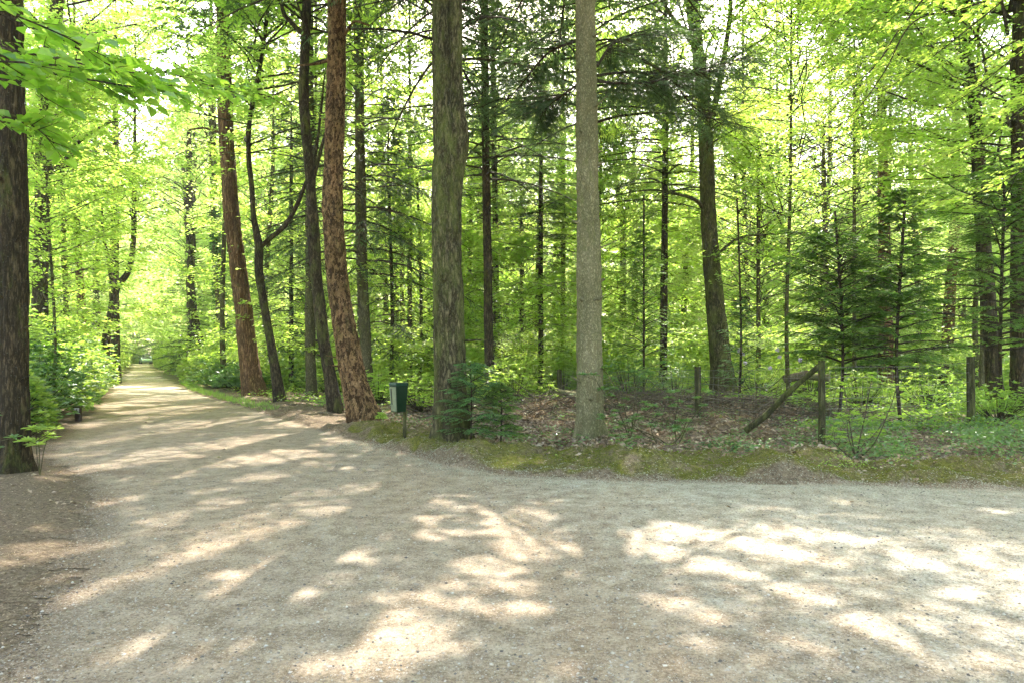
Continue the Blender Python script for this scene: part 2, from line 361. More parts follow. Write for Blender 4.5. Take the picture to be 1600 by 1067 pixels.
def path_mat():
    m, t, out = newmat('sandy_gravel')
    tc = nd(t, 'ShaderNodeTexCoord'); o = tc.outputs['Object']
    big = noise(t, o, 0.55, 5, 0.6); mid = noise(t, o, 4.5, 6, 0.7); fine = noise(t, o, 48, 7, 0.82)
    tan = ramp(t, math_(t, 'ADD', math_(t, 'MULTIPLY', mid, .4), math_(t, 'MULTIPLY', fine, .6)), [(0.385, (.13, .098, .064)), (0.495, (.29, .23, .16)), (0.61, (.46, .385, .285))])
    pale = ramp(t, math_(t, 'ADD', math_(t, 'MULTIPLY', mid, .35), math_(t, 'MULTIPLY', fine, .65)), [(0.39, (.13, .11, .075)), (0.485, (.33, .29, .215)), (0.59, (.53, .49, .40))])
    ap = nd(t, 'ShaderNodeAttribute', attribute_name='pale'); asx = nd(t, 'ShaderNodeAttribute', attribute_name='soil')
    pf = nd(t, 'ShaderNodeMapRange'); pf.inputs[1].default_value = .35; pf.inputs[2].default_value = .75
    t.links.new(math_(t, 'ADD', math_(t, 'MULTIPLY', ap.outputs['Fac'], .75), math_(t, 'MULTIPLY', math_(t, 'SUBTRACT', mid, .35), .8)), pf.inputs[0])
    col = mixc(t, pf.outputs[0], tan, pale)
    sf = nd(t, 'ShaderNodeMapRange'); sf.inputs[1].default_value = .42; sf.inputs[2].default_value = .62
    t.links.new(math_(t, 'ADD', math_(t, 'MULTIPLY', asx.outputs['Fac'], .6), math_(t, 'MULTIPLY', math_(t, 'SUBTRACT', mid, .3), .7)), sf.inputs[0])
    soil = ramp(t, fine, [(0.39, (.055, .038, .024)), (0.5, (.18, .13, .085)), (0.62, (.36, .285, .20))])
    col = mixc(t, math_(t, 'MULTIPLY', sf.outputs[0], .9), col, soil)
    # compacted wheel bands and drifts of dark crumbs
    band = noise(t, mapping(t, o, (.9, .28, 1)), 1.1, 4, .6)
    col = mixc(t, ramp(t, band, [(.42, (0, 0, 0)), (.60, (.55, .55, .55))]), col, mixc(t, 1.0, col, (1.12, 1.02, .93), 'MULTIPLY'))
    dn = noise(t, o, 38, 6, .8); dz = noise(t, o, .9, 5, .7)
    dm = nd(t, 'ShaderNodeMapRange'); dm.inputs[1].default_value = .60; dm.inputs[2].default_value = .66
    t.links.new(math_(t, 'ADD', dn, math_(t, 'MULTIPLY', math_(t, 'SUBTRACT', dz, .5), .35)), dm.inputs[0])
    col = mixc(t, math_(t, 'MULTIPLY', dm.outputs[0], .62), col, (.085, .065, .045))
    # embedded pebbles
    hs = []
    for s_, th, k in ((75, .86, .75), (170, .80, .6)):
        v = nd(t, 'ShaderNodeTexVoronoi'); v.inputs['Scale'].default_value = s_; t.links.new(o, v.inputs['Vector'])
        sp = nd(t, 'ShaderNodeSeparateColor'); t.links.new(v.outputs['Color'], sp.inputs[0])
        on = math_(t, 'GREATER_THAN', sp.outputs[0], th)
        near = math_(t, 'LESS_THAN', v.outputs['Distance'], 0.38)
        msk = math_(t, 'MULTIPLY', on, near)
        pc = ramp(t, sp.outputs[1], [(0, (.07, .06, .05)), (.3, (.22, .19, .16)), (.6, (.45, .42, .36)), (1, (.62, .60, .54))])
        col = mixc(t, math_(t, 'MULTIPLY', msk, k), col, pc); hs.append(msk)
    b = nd(t, 'ShaderNodeBsdfPrincipled'); b.inputs['Roughness'].default_value = 0.93; b.inputs['Specular IOR Level'].default_value = 0.15
    t.links.new(col, b.inputs['Base Color'])
    bp = nd(t, 'ShaderNodeBump'); bp.inputs['Strength'].default_value = 0.9; bp.inputs['Distance'].default_value = 0.016
    t.links.new(math_(t, 'ADD', math_(t, 'ADD', fine, math_(t, 'MULTIPLY', hs[0], .5)), math_(t, 'MULTIPLY', hs[1], .3)), bp.inputs['Height'])
    t.links.new(bp.outputs[0], b.inputs['Normal']); t.links.new(b.outputs[0], out.inputs[0]); return m

xs = axis_([(-420, -80, 20), (-80, -20, 1.2), (-20, -8, .3), (-8, 11, .06), (11, 26, .4), (26, 80, 2), (80, 420, 20)])
ys = axis_([(-60, -4, 4), (-4, 7, .3), (7, 13, .05), (13, 24, .14), (24, 50, .5), (50, 140, 2), (140, 600, 30)])
X, Yy, Fq = grid(xs, ys); d, side = pathdist(X, Yy)
Z = gh(X, Yy)-0.03*sstep(-0.1, -0.35, d)
moss = np.where((side > 0), sstep(0, .25, d)*(1-sstep(1.5, 2.8, d+1.2*(fbm(X*1.1, Yy*1.1, 77)-.5))), 0)*np.where(X > -3.2, 1, .45)*(Yy < 18)
green = np.where(side > 0, sstep(14, 19, Yy)*sstep(6, 9, X), 0)*0.9+0.35*sstep(22, 40, Yy)
green = np.maximum(green, np.where(side < 0, sstep(.3, 1.2, d)*sstep(9, 12, Yy)*.8, 0))
go = mesh_obj('ground', [(np.stack([X, Yy, Z], -1), Fq.reshape(-1, 4), 0)], [ground_mat()], smooth=True, data={'moss': moss, 'green': np.clip(green, 0, 1)})
tag(go, 'brown forest floor with moss and leaf litter under the trees', 'ground', kind='structure')

xs = axis_([(-72, -20, .5), (-20, -9, .14), (-9, 10, .055), (10, 40, .5)])
ys = axis_([(-6, 2.2, .3), (2.2, 13, .05), (13, 30, .1), (30, 126, .5)])
X, Yy, Fq = grid(xs, ys); d, side = pathdist(X, Yy)
rag = d+np.where(side < 0, .5, .35)*(fbm(X*4, Yy*4, 31, 4)-0.5)+.45*(fbm(X*.9, Yy*.9, 61, 2)-.5)
Z = gh(X, Yy)+0.006
rag = np.where((d > -.05) & (Z > .055), 1, rag); cell = np.maximum(np.maximum(rag[:-1, :-1], rag[1:, 1:]), np.maximum(rag[1:, :-1], rag[:-1, 1:])) < 0.12
keep = Fq[cell]
used = np.unique(keep); remap = np.full(X.size, -1); remap[used] = np.arange(len(used))
PV = np.stack([X, Yy, Z], -1).reshape(-1, 3)[used]
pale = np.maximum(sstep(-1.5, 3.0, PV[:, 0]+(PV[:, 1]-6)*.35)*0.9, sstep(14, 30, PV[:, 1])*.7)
pd, ps = pathdist(PV[:, 0], PV[:, 1])
soil = np.where(ps < 0, sstep(-.75, 0.25, pd), sstep(-.35, .05, pd)*.8)*(PV[:, 1] < 30)
soil = np.maximum(soil, .8*np.exp(-((PV[:, 0]+5.2+.6*(PV[:, 1]-8.4))/1.6)**2-((PV[:, 1]-8.6+.15*(PV[:, 0]+4))/.35)**2))
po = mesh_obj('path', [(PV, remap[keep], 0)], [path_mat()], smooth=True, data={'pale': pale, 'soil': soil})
tag(po, 'sandy gravel track running away between the trees and forking right', 'path', kind='structure')

# ------------------------------------------------------------------ canopy gaps: the sunlit patches of the track
LIT = [(330, 852, 90, 13, -20), (150, 852, 60, 9, -12), (440, 885, 70, 10, -12), (90, 905, 50, 8, -12), (330, 790, 60, 7, -10), (120, 735, 50, 5, -6), (560, 760, 40, 5, 0), (700, 790, 30, 6, 10), (1250, 622, 90, 12, 0), (1430, 636, 120, 14, 0), (1560, 616, 60, 10, 0), (1380, 600, 60, 6, 0), (100, 615, 50, 10, 0), (60, 640, 40, 10, 0), (150, 592, 40, 6, 0), (380, 604, 40, 6, 0), (600, 620, 40, 6, 0), (820, 612, 60, 6, 0), (1020, 610, 50, 5, 0), (395, 820, 165, 22, -17), (470, 800, 80, 14, -10), (250, 880, 55, 10, -25), (60, 868, 80, 14, -14), (125, 928, 70, 11, -17), (205, 905, 60, 8, -12), (195, 722, 60, 7, -8),
 (180, 783, 38, 6, -8), (480, 775, 45, 9, -5), (620, 990, 60, 30, -25), (540, 1045, 110, 24, -5), (790, 825, 65, 13, 38),
 (815, 858, 42, 15, 10), (750, 880, 45, 10, -5), (835, 800, 26, 4, 15), (915, 830, 22, 5, 5), (1045, 945, 85, 16, 14),
 (1170, 852, 150, 10, 13), (1260, 834, 100, 7, 8), (1090, 878, 120, 10, 17), (1325, 965, 130, 14, 25), (1590, 897, 50, 7, 5),
 (1600, 940, 30, 6, 10), (920, 865, 24, 7, 15), (250, 745, 60, 6, -8), (330, 765, 40, 5, -8), (300, 700, 110, 6, -6), (150, 690, 70, 4, -6),
 (380, 688, 80, 6, -6), (330, 660, 90, 5, -4), (250, 640, 80, 4, -3), (260, 622, 60, 3, -3), (235, 606, 40, 2.5, 0), (300, 612, 40, 2, 0), (420, 745, 50, 7, -8), (405, 720, 60, 6, -6),
 (540, 735, 50, 5, 5), (600, 705, 40, 4, 6), (425, 655, 40, 4, 12), (500, 662, 40, 5, 12), (540, 690, 40, 4, 6), (930, 714, 26, 7, 8), (1060, 645, 25, 9, 0), (1170, 652, 40, 9, 5), (890, 642, 18, 6, 0),
 (350, 722, 50, 4, -6), (230, 675, 70, 4, -5), (1440, 880, 40, 6, 15), (460, 870, 60, 12, -15), (370, 915, 45, 9, -20), (680, 835, 28, 7, 0), (230, 590, 25, 2, 0), (215, 655, 60, 4, -3), (120, 665, 50, 4, -3), (1200, 700, 60, 5, 5), (60, 755, 40, 4, -5), (1560, 800, 40, 4, 0)]
def litmask(P, grow=1.0):
    t = P[:, 2]/S[2]; gx = P[:, 0]-S[0]*t; gy = P[:, 1]-S[1]*t
    ok = gy > 2.6; g = np.where(ok, gy, 1e3)
    px = 800+F*gx/g; py = HZ+F*CH/g; hit = np.zeros(len(P), bool)
    nz = fbm(gx*3.4, gy*3.4, 88, 4)-.5
    keep_ = hsh(np.floor(P[:, 0]*9).astype(np.int64), np.floor(P[:, 1]*9+P[:, 2]*31).astype(np.int64), 5) < .05
    for (cx, cy_, a, b, an) in LIT:
        ca, sa = math.cos(R_(an)), math.sin(R_(an)); dx = px-cx; dy = py-cy_
        u = (dx*ca+dy*sa)/(a*grow+3); v = (-dx*sa+dy*ca)/(b*grow+1.5); hit |= (u*u+v*v) < 1.12+1.15*nz
    hit |= (fbm(gx*2.6, gy*2.6, 511, 3) > np.where(gx > .5, .72, .66)) & (gy < 10)
    hit |= (fbm(gx*.8+gy*.45, gy*1.9, 613, 3) > .60) & (gy >= 10) & (gy < 60)
    return hit & ok & (P[:, 2] > 2.6) & ~keep_
def shaft(P, zmin=10.5):
    t = P[:, 2]/S[2]; gx = P[:, 0]-S[0]*t; gy = P[:, 1]-S[1]*t
    return (fbm(gx*.34+5, gy*.34, 401, 3) > .505) & (gy > 14) & (P[:, 2] > zmin)

# ------------------------------------------------------------------ crown generators (arrays relative to the tree base)
def rot_dir(d, a):                    # rotate horizontally
    c, s = np.cos(a), np.sin(a); return np.stack([d[..., 0]*c-d[..., 1]*s, d[..., 0]*s+d[..., 1]*c, d[..., 2]], -1)

def broad_crown(r, z0, H, R, nb=60, K=11, nl=26, tk=1.0, leaf=0.09, axis=None, tilt=0.4, spread=0.5, droop=0.1, rise=(0.05, 0.7)):
    u = np.sort(r.random(nb)**0.85); z = z0+(H-z0)*u
    prof = R*(0.5+0.55*np.sin(np.pi*np.clip(u*0.9+.08, 0, 1)))*(1-.35*u**3)
    L = prof*r.uniform(.6, 1.15, nb)
    az = np.arange(nb)*2.399+r.uniform(-.6, .6, nb)
    el = r.uniform(rise[0], rise[1], nb)+.5*u
    d = np.stack([np.cos(az)*np.cos(el), np.sin(az)*np.cos(el), np.sin(el)], -1)
    ax = axis(z) if axis is not None else np.zeros((nb, 2))
    p0 = np.stack([ax[:, 0], ax[:, 1], z], -1)
    def bp(t):                        # t (...,) -> branch points for all branches: (nb, m, 3)
        q = p0[:, None]+d[:, None]*(L[:, None]*t)[..., None]
        q[..., 2] -= droop*L[:, None]*t**2
        wob = np.sin(t*7+az[:, None]*3)*.05*L[:, None]
        q[..., 0] += -np.sin(az)[:, None]*wob; q[..., 1] += np.cos(az)[:, None]*wob
        return q
    m = 5; tt = np.broadcast_to(np.linspace(0, 1, m+1), (nb, m+1)); BP = bp(tt)
    r0 = tk*(L*.0075+.004)[:, None]*(1-.8*tt)
    chunks = [prisms(BP[:, i], BP[:, i+1], r0[:, i], r0[:, i+1], 0, 4) for i in range(m)]
    t = np.linspace(.22, 1, K)[None]+r.uniform(-.03, .03, (nb, K)); t = np.clip(t, .15, 1)
    sp = bp(t); sgn = np.where(np.arange(K) % 2 == 0, 1, -1)[None]
    ang = sgn*r.uniform(.4, 1.25, (nb, K)); ang[:, -1] = 0
    sd = rot_dir(np.broadcast_to(d[:, None], (nb, K, 3)).copy(), ang); sd[..., 2] = r.uniform(-.25, .30, (nb, K)); sd = unit(sd)
    sL = L[:, None]*(.42-.22*t)*r.uniform(.6, 1.3, (nb, K))+.18
    tip = sp+sd*sL[..., None]
    chunks.append(prisms(sp.reshape(-1, 3), tip.reshape(-1, 3), (.003+leaf*.012)*tk, .002*tk, 0, 3))
    s = r.random((nb, K, nl))**.8; c = sp[:, :, None]+sd[:, :, None]*(sL[..., None]*s*1.05)[..., None]
    perp = np.stack([-sd[..., 1], sd[..., 0], sd[..., 2]*0], -1)
    lat = r.normal(0, 1, (nb, K, nl))*spread*.32*sL[..., None]*(1.15-s)+r.normal(0, .04, (nb, K, nl))
    c = c+perp[:, :, None]*lat[..., None]; c[..., 2] += r.normal(0, .05, s.shape)-.15*np.abs(lat)
    c = c.reshape(-1, 3); N = len(c)
    ld = rot_dir(np.broadcast_to(sd[:, :, None], (nb, K, nl, 3)).reshape(-1, 3).copy(), r.uniform(-1.1, 1.1, N)); ld[:, 2] = r.uniform(-.45, .15, N)
    nr = unit(np.stack([r.normal(0, tilt, N), r.normal(0, tilt, N), np.ones(N)], -1))
    return chunks, (c, unit(ld), nr, leaf*r.uniform(.6, 1.25, N))

def conifer_crown(r, z0, H, R, nb=70, K=16, nl=26, nsz=0.085, axis=None, droop=.35, rise=0.15, dead=0, zd=None, nw=.22, hang=0.0, top=.8):
    u = np.linspace(0, 1, nb)**1.0*(.97)+r.uniform(0, .02, nb); z = z0+(H-z0)*u
    L = R*np.clip(1-u, 0.03, 1)**top*r.uniform(.65, 1.12, nb)
    az = np.arange(nb)*2.399+r.uniform(-.5, .5, nb)
    d = np.stack([np.cos(az), np.sin(az), rise+r.uniform(-.1, .15, nb)+.4*u], -1)
    ax = axis(z) if axis is not None else np.zeros((nb, 2)); p0 = np.stack([ax[:, 0], ax[:, 1], z], -1)
    def bp(t):
        q = p0[:, None]+d[:, None]*(L[:, None]*t)[..., None]; q[..., 2] -= (droop*(1-.6*u))[:, None]*L[:, None]*t**1.7
        return q
    m = 5; tt = np.broadcast_to(np.linspace(0, 1, m+1), (nb, m+1)); BP = bp(tt); r0 = (L*.009+.005)[:, None]*(1-.8*tt)
    chunks = [prisms(BP[:, i], BP[:, i+1], r0[:, i], r0[:, i+1], 0, 4) for i in range(m)]
    t = np.linspace(.16, 1, K)[None]+r.uniform(-.02, .02, (nb, K)); sp = bp(t)
    sgn = np.where(np.arange(K) % 2 == 0, 1, -1)[None]; ang = sgn*r.uniform(.65, 1.1, (nb, K)); ang[:, -1] = 0
    dd = np.broadcast_to(d[:, None]*np.array([1, 1, 0]), (nb, K, 3)).copy(); sd = rot_dir(dd, ang); sd[..., 2] = r.uniform(-.25, .02, (nb, K))-hang-.3*droop; sd = unit(sd)
    sL = L[:, None]*(.38-.26*t)*r.uniform(.7, 1.2, (nb, K))+.12
    tip = sp+sd*sL[..., None]
    chunks.append(prisms(sp.reshape(-1, 3), tip.reshape(-1, 3), .005, .002, 0, 3))
    s = np.broadcast_to(np.linspace(.05, 1, nl), (nb, K, nl)).copy()+r.uniform(-.03, .03, (nb, K, nl)); c = sp[:, :, None]+sd[:, :, None]*(sL[..., None]*s)[..., None]
    c[..., 2] -= hang*.35*sL[..., None]*s**2
    sg = np.where(np.arange(nl) % 2 == 0, 1, -1); a = np.broadcast_to(sg*1.0, (nb, K, nl)).reshape(-1)
    c = c.reshape(-1, 3); N = len(c)
    nd_ = rot_dir(np.broadcast_to(sd[:, :, None], (nb, K, nl, 3)).reshape(-1, 3).copy(), a*r.uniform(.5, 1.1, N)); nd_[:, 2] += r.uniform(-.3, .2, N)-hang*.8
    nd_ = unit(nd_); sz = nsz*r.uniform(.7, 1.3, N); c = c+nd_*(sz*.45)[:, None]
    nr = unit(np.stack([r.normal(0, .35, N), r.normal(0, .35, N), np.ones(N)], -1))
    if dead:                         # bare dead branches under the crown
        zz = r.uniform(zd, z0, dead); az = r.uniform(0, 2*np.pi, dead); ax = axis(zz) if axis is not None else np.zeros((dead, 2))
        q0 = np.stack([ax[:, 0], ax[:, 1], zz], -1); Ld = R*r.uniform(.25, .8, dead); dr = np.stack([np.cos(az), np.sin(az), r.uniform(-.1, .25, dead)], -1)
        q1 = q0+dr*(Ld*.5)[:, None]; q2 = q1+(dr+np.stack([r.normal(0, .2, dead), r.normal(0, .2, dead), -r.uniform(.1, .5, dead)], -1))*(Ld*.5)[:, None]
        chunks += [prisms(q0, q1, .011, .007, 0, 4), prisms(q1, q2, .007, .003, 0, 3)]
        for k in range(3):
            a0 = q0+(q1-q0)*r.uniform(.4, 1, (dead, 1)) if k < 1 else q1+(q2-q1)*r.uniform(0, .9, (dead, 1))
            tw = rot_dir(dr.copy(), r.choice([-1, 1], dead)*r.uniform(.5, 1.1, dead)); tw[:, 2] -= r.uniform(0, .6, dead)
            chunks.append(prisms(a0, a0+tw*(Ld*.28)[:, None], .005, .002, 0, 3))
    return chunks, (c, nd_, nr, sz), nw

NL = [0]
def build_crown(name, parent, kind, lf, base, wr=.62, cull=True, fine=False, mats=None):
    if lf in ('yew', 'fir'): cull = False
    if kind[0] == 'b': chunks, (c, d, n, L) = kind[1]; nwr = wr
    else:
        chunks, (c, d, n, L), nwr = kind[1]; chunks = list(chunks)
        for q in range(5, len(chunks) if cull else 0):
            lv, lf_, lm_ = chunks[q]; chunks[q] = (lv, lf_[~litmask(lv[lf_].mean(1)+np.array(base)[None])], lm_)
    if cull:
        wp = c+np.array(base)[None]; k = ~litmask(wp)
        if kind[0] == 'b':
            k &= ~shaft(wp); lv, lf_, lm_ = chunks[-1]; fc = lv[lf_].mean(1)+np.array(base)[None]; chunks = chunks[:-1]+[(lv, lf_[~shaft(fc) & ~litmask(fc)], lm_)]
        c, d, n, L = c[k], d[k], n[k], L[k]
    if lf == 'yew':
        k = vn(c[:, 0]*1.9+base[0], c[:, 2]*3.0+c[:, 1]*1.3, 7) > .36; c, d, n, L = c[k], d[k], n[k], L[k]
    NL[0] += len(c)
    lc = leaves(c, d, n, L, nwr, 1, fold=.12 if kind[0] == 'b' else 0.0, fine=fine)
    return mesh_obj(name, chunks+[lc], [BARK['twig'], LEAF[lf]], parent)

def trunk_path(path, Y, H):
    """path: [(px,py,w)] from the foot upward; -> pts rel. to base, radii, base"""
    W = [Pz(a, b, Y) for a, b, _ in path]; rr = [c/F*Y/2 for *_, c in path]
    bx = W[0][0]; bz = ghs(bx, Y); base = np.array([bx, Y, bz])
    P = [p-base for p in W]; P[0][2] = 0
    if P[-1][2] < H:
        dx = (P[-1][0]-P[-2][0])/max(P[-1][2]-P[-2][2], .1)*.4; h = H-P[-1][2]
        for f in (.35, .7, 1): P.append(P[-1]*0+np.array([P[len(path)-1][0]+dx*h*f*.5, 0, P[len(path)-1][2]+h*f])); rr.append(max(rr[len(path)-1]*(1-.88*f), .03))
    P = np.array(P); rr = np.array(rr)
    Q = spline(np.column_stack([P, rr]), 10); return Q[:, :3], np.maximum(Q[:, 3], .015), base

def barkify(seed, k=9, amp=.05, flare=.35, rad=.2, lean=1.0):
    def f(th, s):
        ph = th/(2*np.pi)
        a = vn(ph*k, s*1.3, seed, px=k); b = vn(ph*k*3, s*5+a, seed+3, px=k*3); c = vn(ph*4, s*.7, seed+9, px=4); e = vn(ph*k*2, s*2.6+c, seed+31, px=k*2)
        lob = .5+.5*np.cos(th*4+seed)+.4*np.cos(th*7+seed*2)
        return 1+amp*(a-.5)+amp*1.2*(np.abs(b-.5)*2-.5)-amp*1.3*np.exp(-((e-.5)/.09)**2)+.13*(c-.5)+flare*np.exp(-s/(rad*1.6))*(.55+.45*lob)
    return f

ALL = []
def tree(name, label, Y, path, H, bark, crown=None, lf='beech', group=None, fine=False, sides=20, flare=.3, limbs=(), wr=.62, seed=None, cat='tree', step=None, depthlean=0.0, ctwig=None):
    seed = seed if seed is not None else len(ALL)*13+5
    if crown and crown[0] == 'b' and crown[1].get('nl', 26) < 32: crown = ('b', dict(crown[1], nl=int(crown[1].get('nl', 26)*(2.0 if Y < 23 else 1.8)), nb=int(crown[1]['nb']*1.25), R=crown[1]['R']*1.12, leaf=crown[1].get('leaf', .09)*1.08))
    elif crown and Y > 11: crown = ('c', dict(crown[1], nb=int(crown[1]['nb']*1.3))) if crown[0] == 'c' else crown
    P, rad, base = trunk_path(path, Y, H)
    root = empty(name, base, label, cat, group)
    s = np.concatenate([[0], np.cumsum(np.linalg.norm(np.diff(P, axis=0), axis=1))])
    step = step or max(.05, .018*Y*.18)
    ss = np.concatenate([np.linspace(0, min(9, s[-1]), int(min(9, s[-1])/step)+2), np.linspace(min(9, s[-1]), s[-1], 24)[1:]]) if s[-1] > 9.5 else np.linspace(0, s[-1], int(s[-1]/step)+2)
    P2 = np.stack([np.interp(ss, s, P[:, i]) for i in range(3)], -1); r2 = np.interp(ss, s, rad)
    P2[0, 2] -= .15
    tch = tubes_chunks([tube(P2, r2, sides, barkify(seed, amp=.07, flare=flare, rad=r2[0]))])
    if Y < 27:
        rk = np.random.default_rng(seed+1)
        for _ in range(16 if Y < 20 else 10):
            i = int(rk.uniform(.08, .95)*np.searchsorted(ss, 8)); a = rk.uniform(np.pi, 2*np.pi); dv = np.array([np.cos(a), np.sin(a), rk.uniform(0, .5)]); l = rk.uniform(.02, .10) if rk.random() < .75 else rk.uniform(.15, .4)
            q0 = P2[i]+dv*r2[i]*.8; kr = rk.uniform(.010, .03)*(1 if l < .12 else .6)
            tch += tubes_chunks([tube(np.array([q0, q0+dv*(r2[i]*.2+l*.4), q0+dv*(r2[i]*.2+l)]), [kr*1.7, kr, kr*.5], 8)])
    mesh_obj('trunk', tch, [BARK[bark]], root, smooth=True)
    for lb in limbs:                  # [(px,py,w)...], depth offset at tip
        pts = np.array([[*(Pz(a, b, Y)-base), c/F*Y/2] for a, b, c in lb['p']]); n_ = len(pts)
        pts[:, 1] += np.linspace(0, lb.get('dy', 0), n_)
        if lb.get('up'): 
            e = pts[-1].copy(); e[:3] += np.array([(pts[-1][0]-pts[-2][0])*1.0, .4, lb['up']]); e[3] = .02; pts = np.vstack([pts, e])
        q = spline(pts, 8)
        mesh_obj('limb', tubes_chunks([tube(q[:, :3], np.maximum(q[:, 3], .006), 12, barkify(seed+3, amp=.05, flare=0))]), [BARK[bark]], root, smooth=True)
    ax = lambda z: np.stack([np.interp(z, P[:, 2], P[:, 0]), np.interp(z, P[:, 2], P[:, 1])], -1)
    if crown:
        r = np.random.default_rng(seed)
        kind = crown[0]; kw = dict(crown[1]); kw['axis'] = ax
        arr = broad_crown(r, **kw) if kind == 'b' else conifer_crown(r, **kw)
        build_crown('crown', root, (kind, arr), lf, base, wr=wr, fine=fine)
    ALL.append(root); return root

B = lambda z0, H, R, **k: ('b', dict(z0=z0, H=H, R=R, **k))
K_ = lambda z0, H, R, **k: ('c', dict(z0=z0, H=H, R=R, **k))

# ------------------------------------------------------------------ named trees of the photograph
near = dict(nb=110, K=14, nl=34, leaf=.15)
tree('oak_tree', 'big dark brown trunk cut by the left edge at the corner of the track', 8.6, [(23, 744, 50), (22, 700, 44), (20, 560, 42), (19, 400, 42), (18, 340, 46), (16, 200, 42), (14, 0, 40)], 20, 'brown', B(6.5, 20, 5, **near), 'lime', sides=84, flare=.4, step=.03)
tree('beech_tree', 'second trunk from the left, half veiled by leaves behind the big dark one', 25, [(64, 618, 26), (62, 540, 23), (64, 380, 22), (70, 200, 22), (78, 90, 20), (90, 0, 18)], 23, 'dark', B(4.5, 23, 5, nb=70, K=11, nl=26, leaf=.12), 'beech',
     limbs=[dict(p=[(72, 270, 9), (88, 255, 7), (110, 215, 6), (135, 190, 5), (160, 170, 3)], dy=1)])
tree('pine_tree', 'slim reddish dark trunk standing in the hedge between the left trees', 35, [(130, 572, 13), (127, 480, 12), (122, 400, 11), (118, 300, 10)], 22, 'red', B(7, 22, 4.5, nb=60, K=10, nl=22, leaf=.15), 'beech')
tree('crooked_tree', 'crooked dark leaning trunk with a fork left of the track', 33, [(161, 578, 14), (166, 530, 13), (174, 490, 12), (182, 450, 11), (200, 425, 9), (208, 380, 8), (210, 300, 7)], 17, 'dark', B(6, 17, 4, nb=50, K=10, nl=22, leaf=.14), 'pale',
     limbs=[dict(p=[(180, 455, 8), (172, 430, 6), (168, 400, 5), (160, 360, 4)], up=2)])
tree('oak_tree', 'straight brown trunk just right of the crooked leaning one', 37, [(180, 577, 16), (179, 500, 14), (178, 440, 14), (180, 300, 12)], 22, 'brown', B(5.5, 22, 5, nb=60, K=10, nl=22, leaf=.15), 'pale')
tree('oak_tree', 'dark trunk leaning left over the far end of the track, rhododendrons at its foot', 44, [(322, 590, 17), (312, 540, 15), (302, 490, 14), (297, 440, 13), (300, 380, 11), (296, 300, 10)], 22, 'dark', B(6, 22, 4.5, nb=60, K=10, nl=22, leaf=.16), 'pale')
tree('ivy_clad_tree', 'pale green trunk wrapped in climbing ivy behind the orange leaning one', 38, [(352, 575, 17), (346, 500, 15), (341, 430, 14), (338, 380, 14), (333, 250, 12), (330, 100, 11)], 23, 'green', B(9, 23, 4.5, nb=60, K=10, nl=22, leaf=.15), 'pale')
ivt = ALL[-1]
tree('larch_tree', 'orange brown trunk leaning left at the right side of the track', 24.6, [(398, 621, 36), (390, 570, 30), (378, 470, 27), (368, 390, 25), (359, 300, 24), (352, 180, 22), (349, 60, 20), (347, 0, 19)], 24, 'orange', B(10.5, 24, 4, nb=70, K=11, nl=24, leaf=.12), 'beech', sides=40, flare=.3,
     limbs=[dict(p=[(352, 150, 5), (330, 145, 4), (300, 160, 3)], dy=.5), dict(p=[(360, 215, 5), (330, 205, 4), (305, 210, 2)], dy=-.5), dict(p=[(352, 95, 4), (335, 60, 4), (340, 20, 3)], dy=.3)])
tree('beech_tree', 'slender dark curved trunk forking into a wide Y between two red trunks', 20.8, [(437, 634, 20), (427, 560, 14), (415, 490, 13), (405, 430, 13), (404, 385, 13), (396, 340, 9), (393, 290, 8), (388, 240, 8), (391, 180, 7), (403, 120, 7), (413, 60, 6), (419, 0, 6)], 17, 'dark', B(7.5, 17, 3.8, nb=60, K=11, nl=24, leaf=.11), 'beech', sides=28,
     limbs=[dict(p=[(404, 388, 9), (420, 372, 8), (442, 350, 8), (460, 315, 7), (470, 285, 6), (476, 265, 6), (486, 220, 5)], dy=.6, up=3)])
tree('spruce_tree', 'pale straight trunk half hidden behind the dark curved one', 24.5, [(487, 623, 19), (485, 560, 16), (485, 480, 16), (485, 430, 15), (484, 300, 14), (484, 100, 12)], 22, 'green', K_(6.5, 22, 3.6, nb=80, K=15, nl=24, nsz=.12, dead=30, zd=3), 'needle', sides=20)
tree('oak_tree', 'dark bare trunk rising close behind the thick reddish one', 17.8, [(524, 650, 25), (515, 585, 20), (504, 520, 19), (495, 440, 18), (490, 370, 20), (486, 300, 16), (480, 230, 16), (475, 160, 16), (476, 80, 15), (479, 0, 14)], 21, 'dark', B(9.0, 21, 5.2, nb=90, K=12, nl=24, leaf=.13), 'beech', sides=32,
     limbs=[dict(p=[(475, 55, 8), (455, 35, 7), (440, 8, 6)], up=2), dict(p=[(487, 290, 7), (498, 230, 6), (510, 180, 4)], dy=.4)])
tree('douglas_fir', 'thick reddish brown leaning trunk with flaky bark beside the green bin', 15, [(572, 666, 50), (563, 630, 42), (552, 590, 38), (541, 530, 36), (530, 460, 34), (523, 390, 33), (520, 320, 33), (522, 240, 31), (525, 130, 29), (526, 0, 28)], 24, 'red', K_(9.3, 24, 4.8, nb=110, K=17, nl=24, nsz=.14, nw=.3), 'needle', sides=72, flare=.42, step=.04,
     limbs=[dict(p=[(515, 95, 5), (495, 105, 4), (470, 112, 3)], dy=-.3), dict(p=[(536, 60, 5), (555, 40, 4), (580, 50, 3)], dy=-.3)])
tree('hemlock_tree', 'grey green trunk with drooping dark fronds behind the reddish leaning one', 24, [(574, 612, 22), (570, 520, 18), (565, 400, 18), (563, 250, 16), (561, 100, 15), (561, 0, 14)], 23, 'green', K_(4.2, 23, 4.0, nb=130, K=17, nl=24, nsz=.115, hang=.3, droop=.5, dead=14, zd=1.8), 'needle', sides=24)
